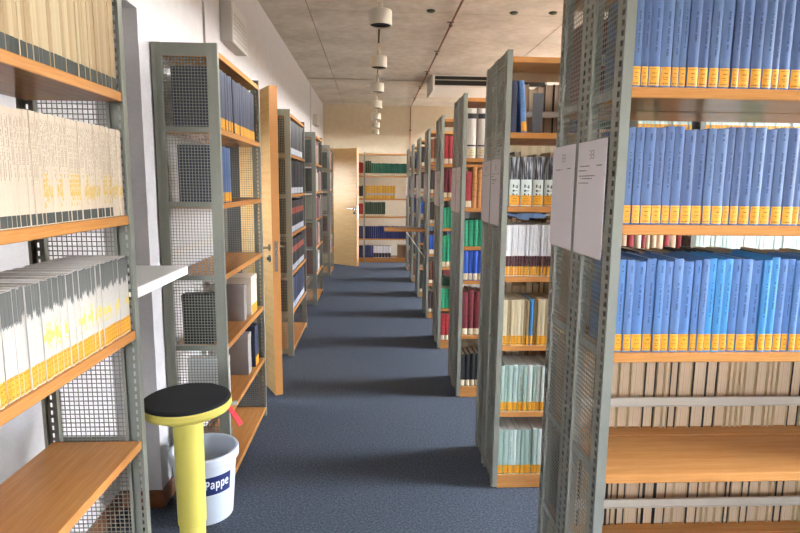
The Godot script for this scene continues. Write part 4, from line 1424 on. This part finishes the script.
func bucket() -> void:
	var c := Vector3(-0.793, 0, -2.553)
	var o := thing("waste_bucket", "round pale grey plastic waste bucket with dark blue paper label", "bucket", c)
	var grey := mat(srgb(206, 212, 220), 0.4)
	var b := MB.new()
	b.lathe([Vector2(0.0, 0.004), Vector2(0.112, 0.004), Vector2(0.116, 0.0), Vector2(0.122, 0.004), Vector2(0.146, 0.3), Vector2(0.146, 0.33)], Vector3.ZERO, 56)
	b.lathe([Vector2(0.143, 0.33), Vector2(0.143, 0.3), Vector2(0.118, 0.008), Vector2(0.0, 0.008)], Vector3.ZERO, 56)
	part("shell", b.done(), grey, o)
	b = MB.new()
	b.lathe([Vector2(0.147, 0.29), Vector2(0.156, 0.29), Vector2(0.157, 0.294), Vector2(0.157, 0.328), Vector2(0.154, 0.333), Vector2(0.143, 0.333), Vector2(0.142, 0.328)], Vector3.ZERO, 56)
	part("rim", b.done(), grey, o)
	# label wrapped round the shell; angle 0 faces the aisle and the camera
	var mid := Vector2(0.42, 1.95).angle()
	var rad := func(y: float) -> float: return lerpf(0.122, 0.146, (y - 0.004) / 0.296)
	var y0 := 0.155
	var y1 := 0.245
	var half := 0.98
	b = MB.new()
	var seg := 24
	for k in seg:
		var a0 := mid + half - 2 * half * k / seg
		var a1 := mid + half - 2 * half * (k + 1) / seg
		var d0 := Vector3(cos(a0), 0, sin(a0))
		var d1 := Vector3(cos(a1), 0, sin(a1))
		var ra: float = rad.call(y0) + 0.0008
		var rb: float = rad.call(y1) + 0.0008
		b.quadn(d0 * ra + Vector3.UP * y0, d1 * ra + Vector3.UP * y0, d1 * rb + Vector3.UP * y1, d0 * rb + Vector3.UP * y1, d0, d1, d1, d0)
	var lab := part("paper_label", b.done(), mat(srgb(20, 36, 92), 0.5), o)
	lab.set_meta("label", "dark blue label reading Papier Pappe")
	var tm := TextMesh.new()
	var fnt := SystemFont.new()
	fnt.font_names = PackedStringArray(["Droid Sans"])
	fnt.font_weight = 700
	tm.font = fnt
	tm.text = "Papier Pappe"
	tm.font_size = 64
	tm.pixel_size = 0.001
	tm.depth = 0.002
	var arr := tm.get_mesh_arrays()
	var vs: PackedVector3Array = arr[Mesh.ARRAY_VERTEX]
	var lo := Vector2(1e9, 1e9)
	var hi := Vector2(-1e9, -1e9)
	for p in vs:
		lo = lo.min(Vector2(p.x, p.y))
		hi = hi.max(Vector2(p.x, p.y))
	var idx: PackedInt32Array = arr[Mesh.ARRAY_INDEX]
	b = MB.new()
	var ty0 := y0 + 0.016
	var ty1 := y1 - 0.014
	var span := half * 0.9
	var place := func(p: Vector3) -> Vector3:
		var fx := (p.x - lo.x) / (hi.x - lo.x)
		var fy := (p.y - lo.y) / (hi.y - lo.y)
		var a := mid + span - 2 * span * fx
		var y := lerpf(ty0, ty1, fy)
		var r: float = rad.call(y) + 0.0010 + (0.0005 if p.z > 0.0 else 0.0)
		return Vector3(cos(a) * r, y, sin(a) * r)
	var count := idx.size() if idx.size() > 0 else vs.size()
	for k in range(0, count, 3):
		var i0 := idx[k] if idx.size() > 0 else k
		var i1 := idx[k + 1] if idx.size() > 0 else k + 1
		var i2 := idx[k + 2] if idx.size() > 0 else k + 2
		if vs[i0].z < 0.0 and vs[i1].z < 0.0 and vs[i2].z < 0.0:
			continue
		var pa: Vector3 = place.call(vs[i0])
		var pb: Vector3 = place.call(vs[i1])
		var pc: Vector3 = place.call(vs[i2])
		var nn := Vector3(pa.x, 0, pa.z).normalized()
		b.tri(pa, pb, pc, nn, nn, nn)
	part("lettering", b.done(), mat(srgb(238, 240, 244), 0.5), lab)
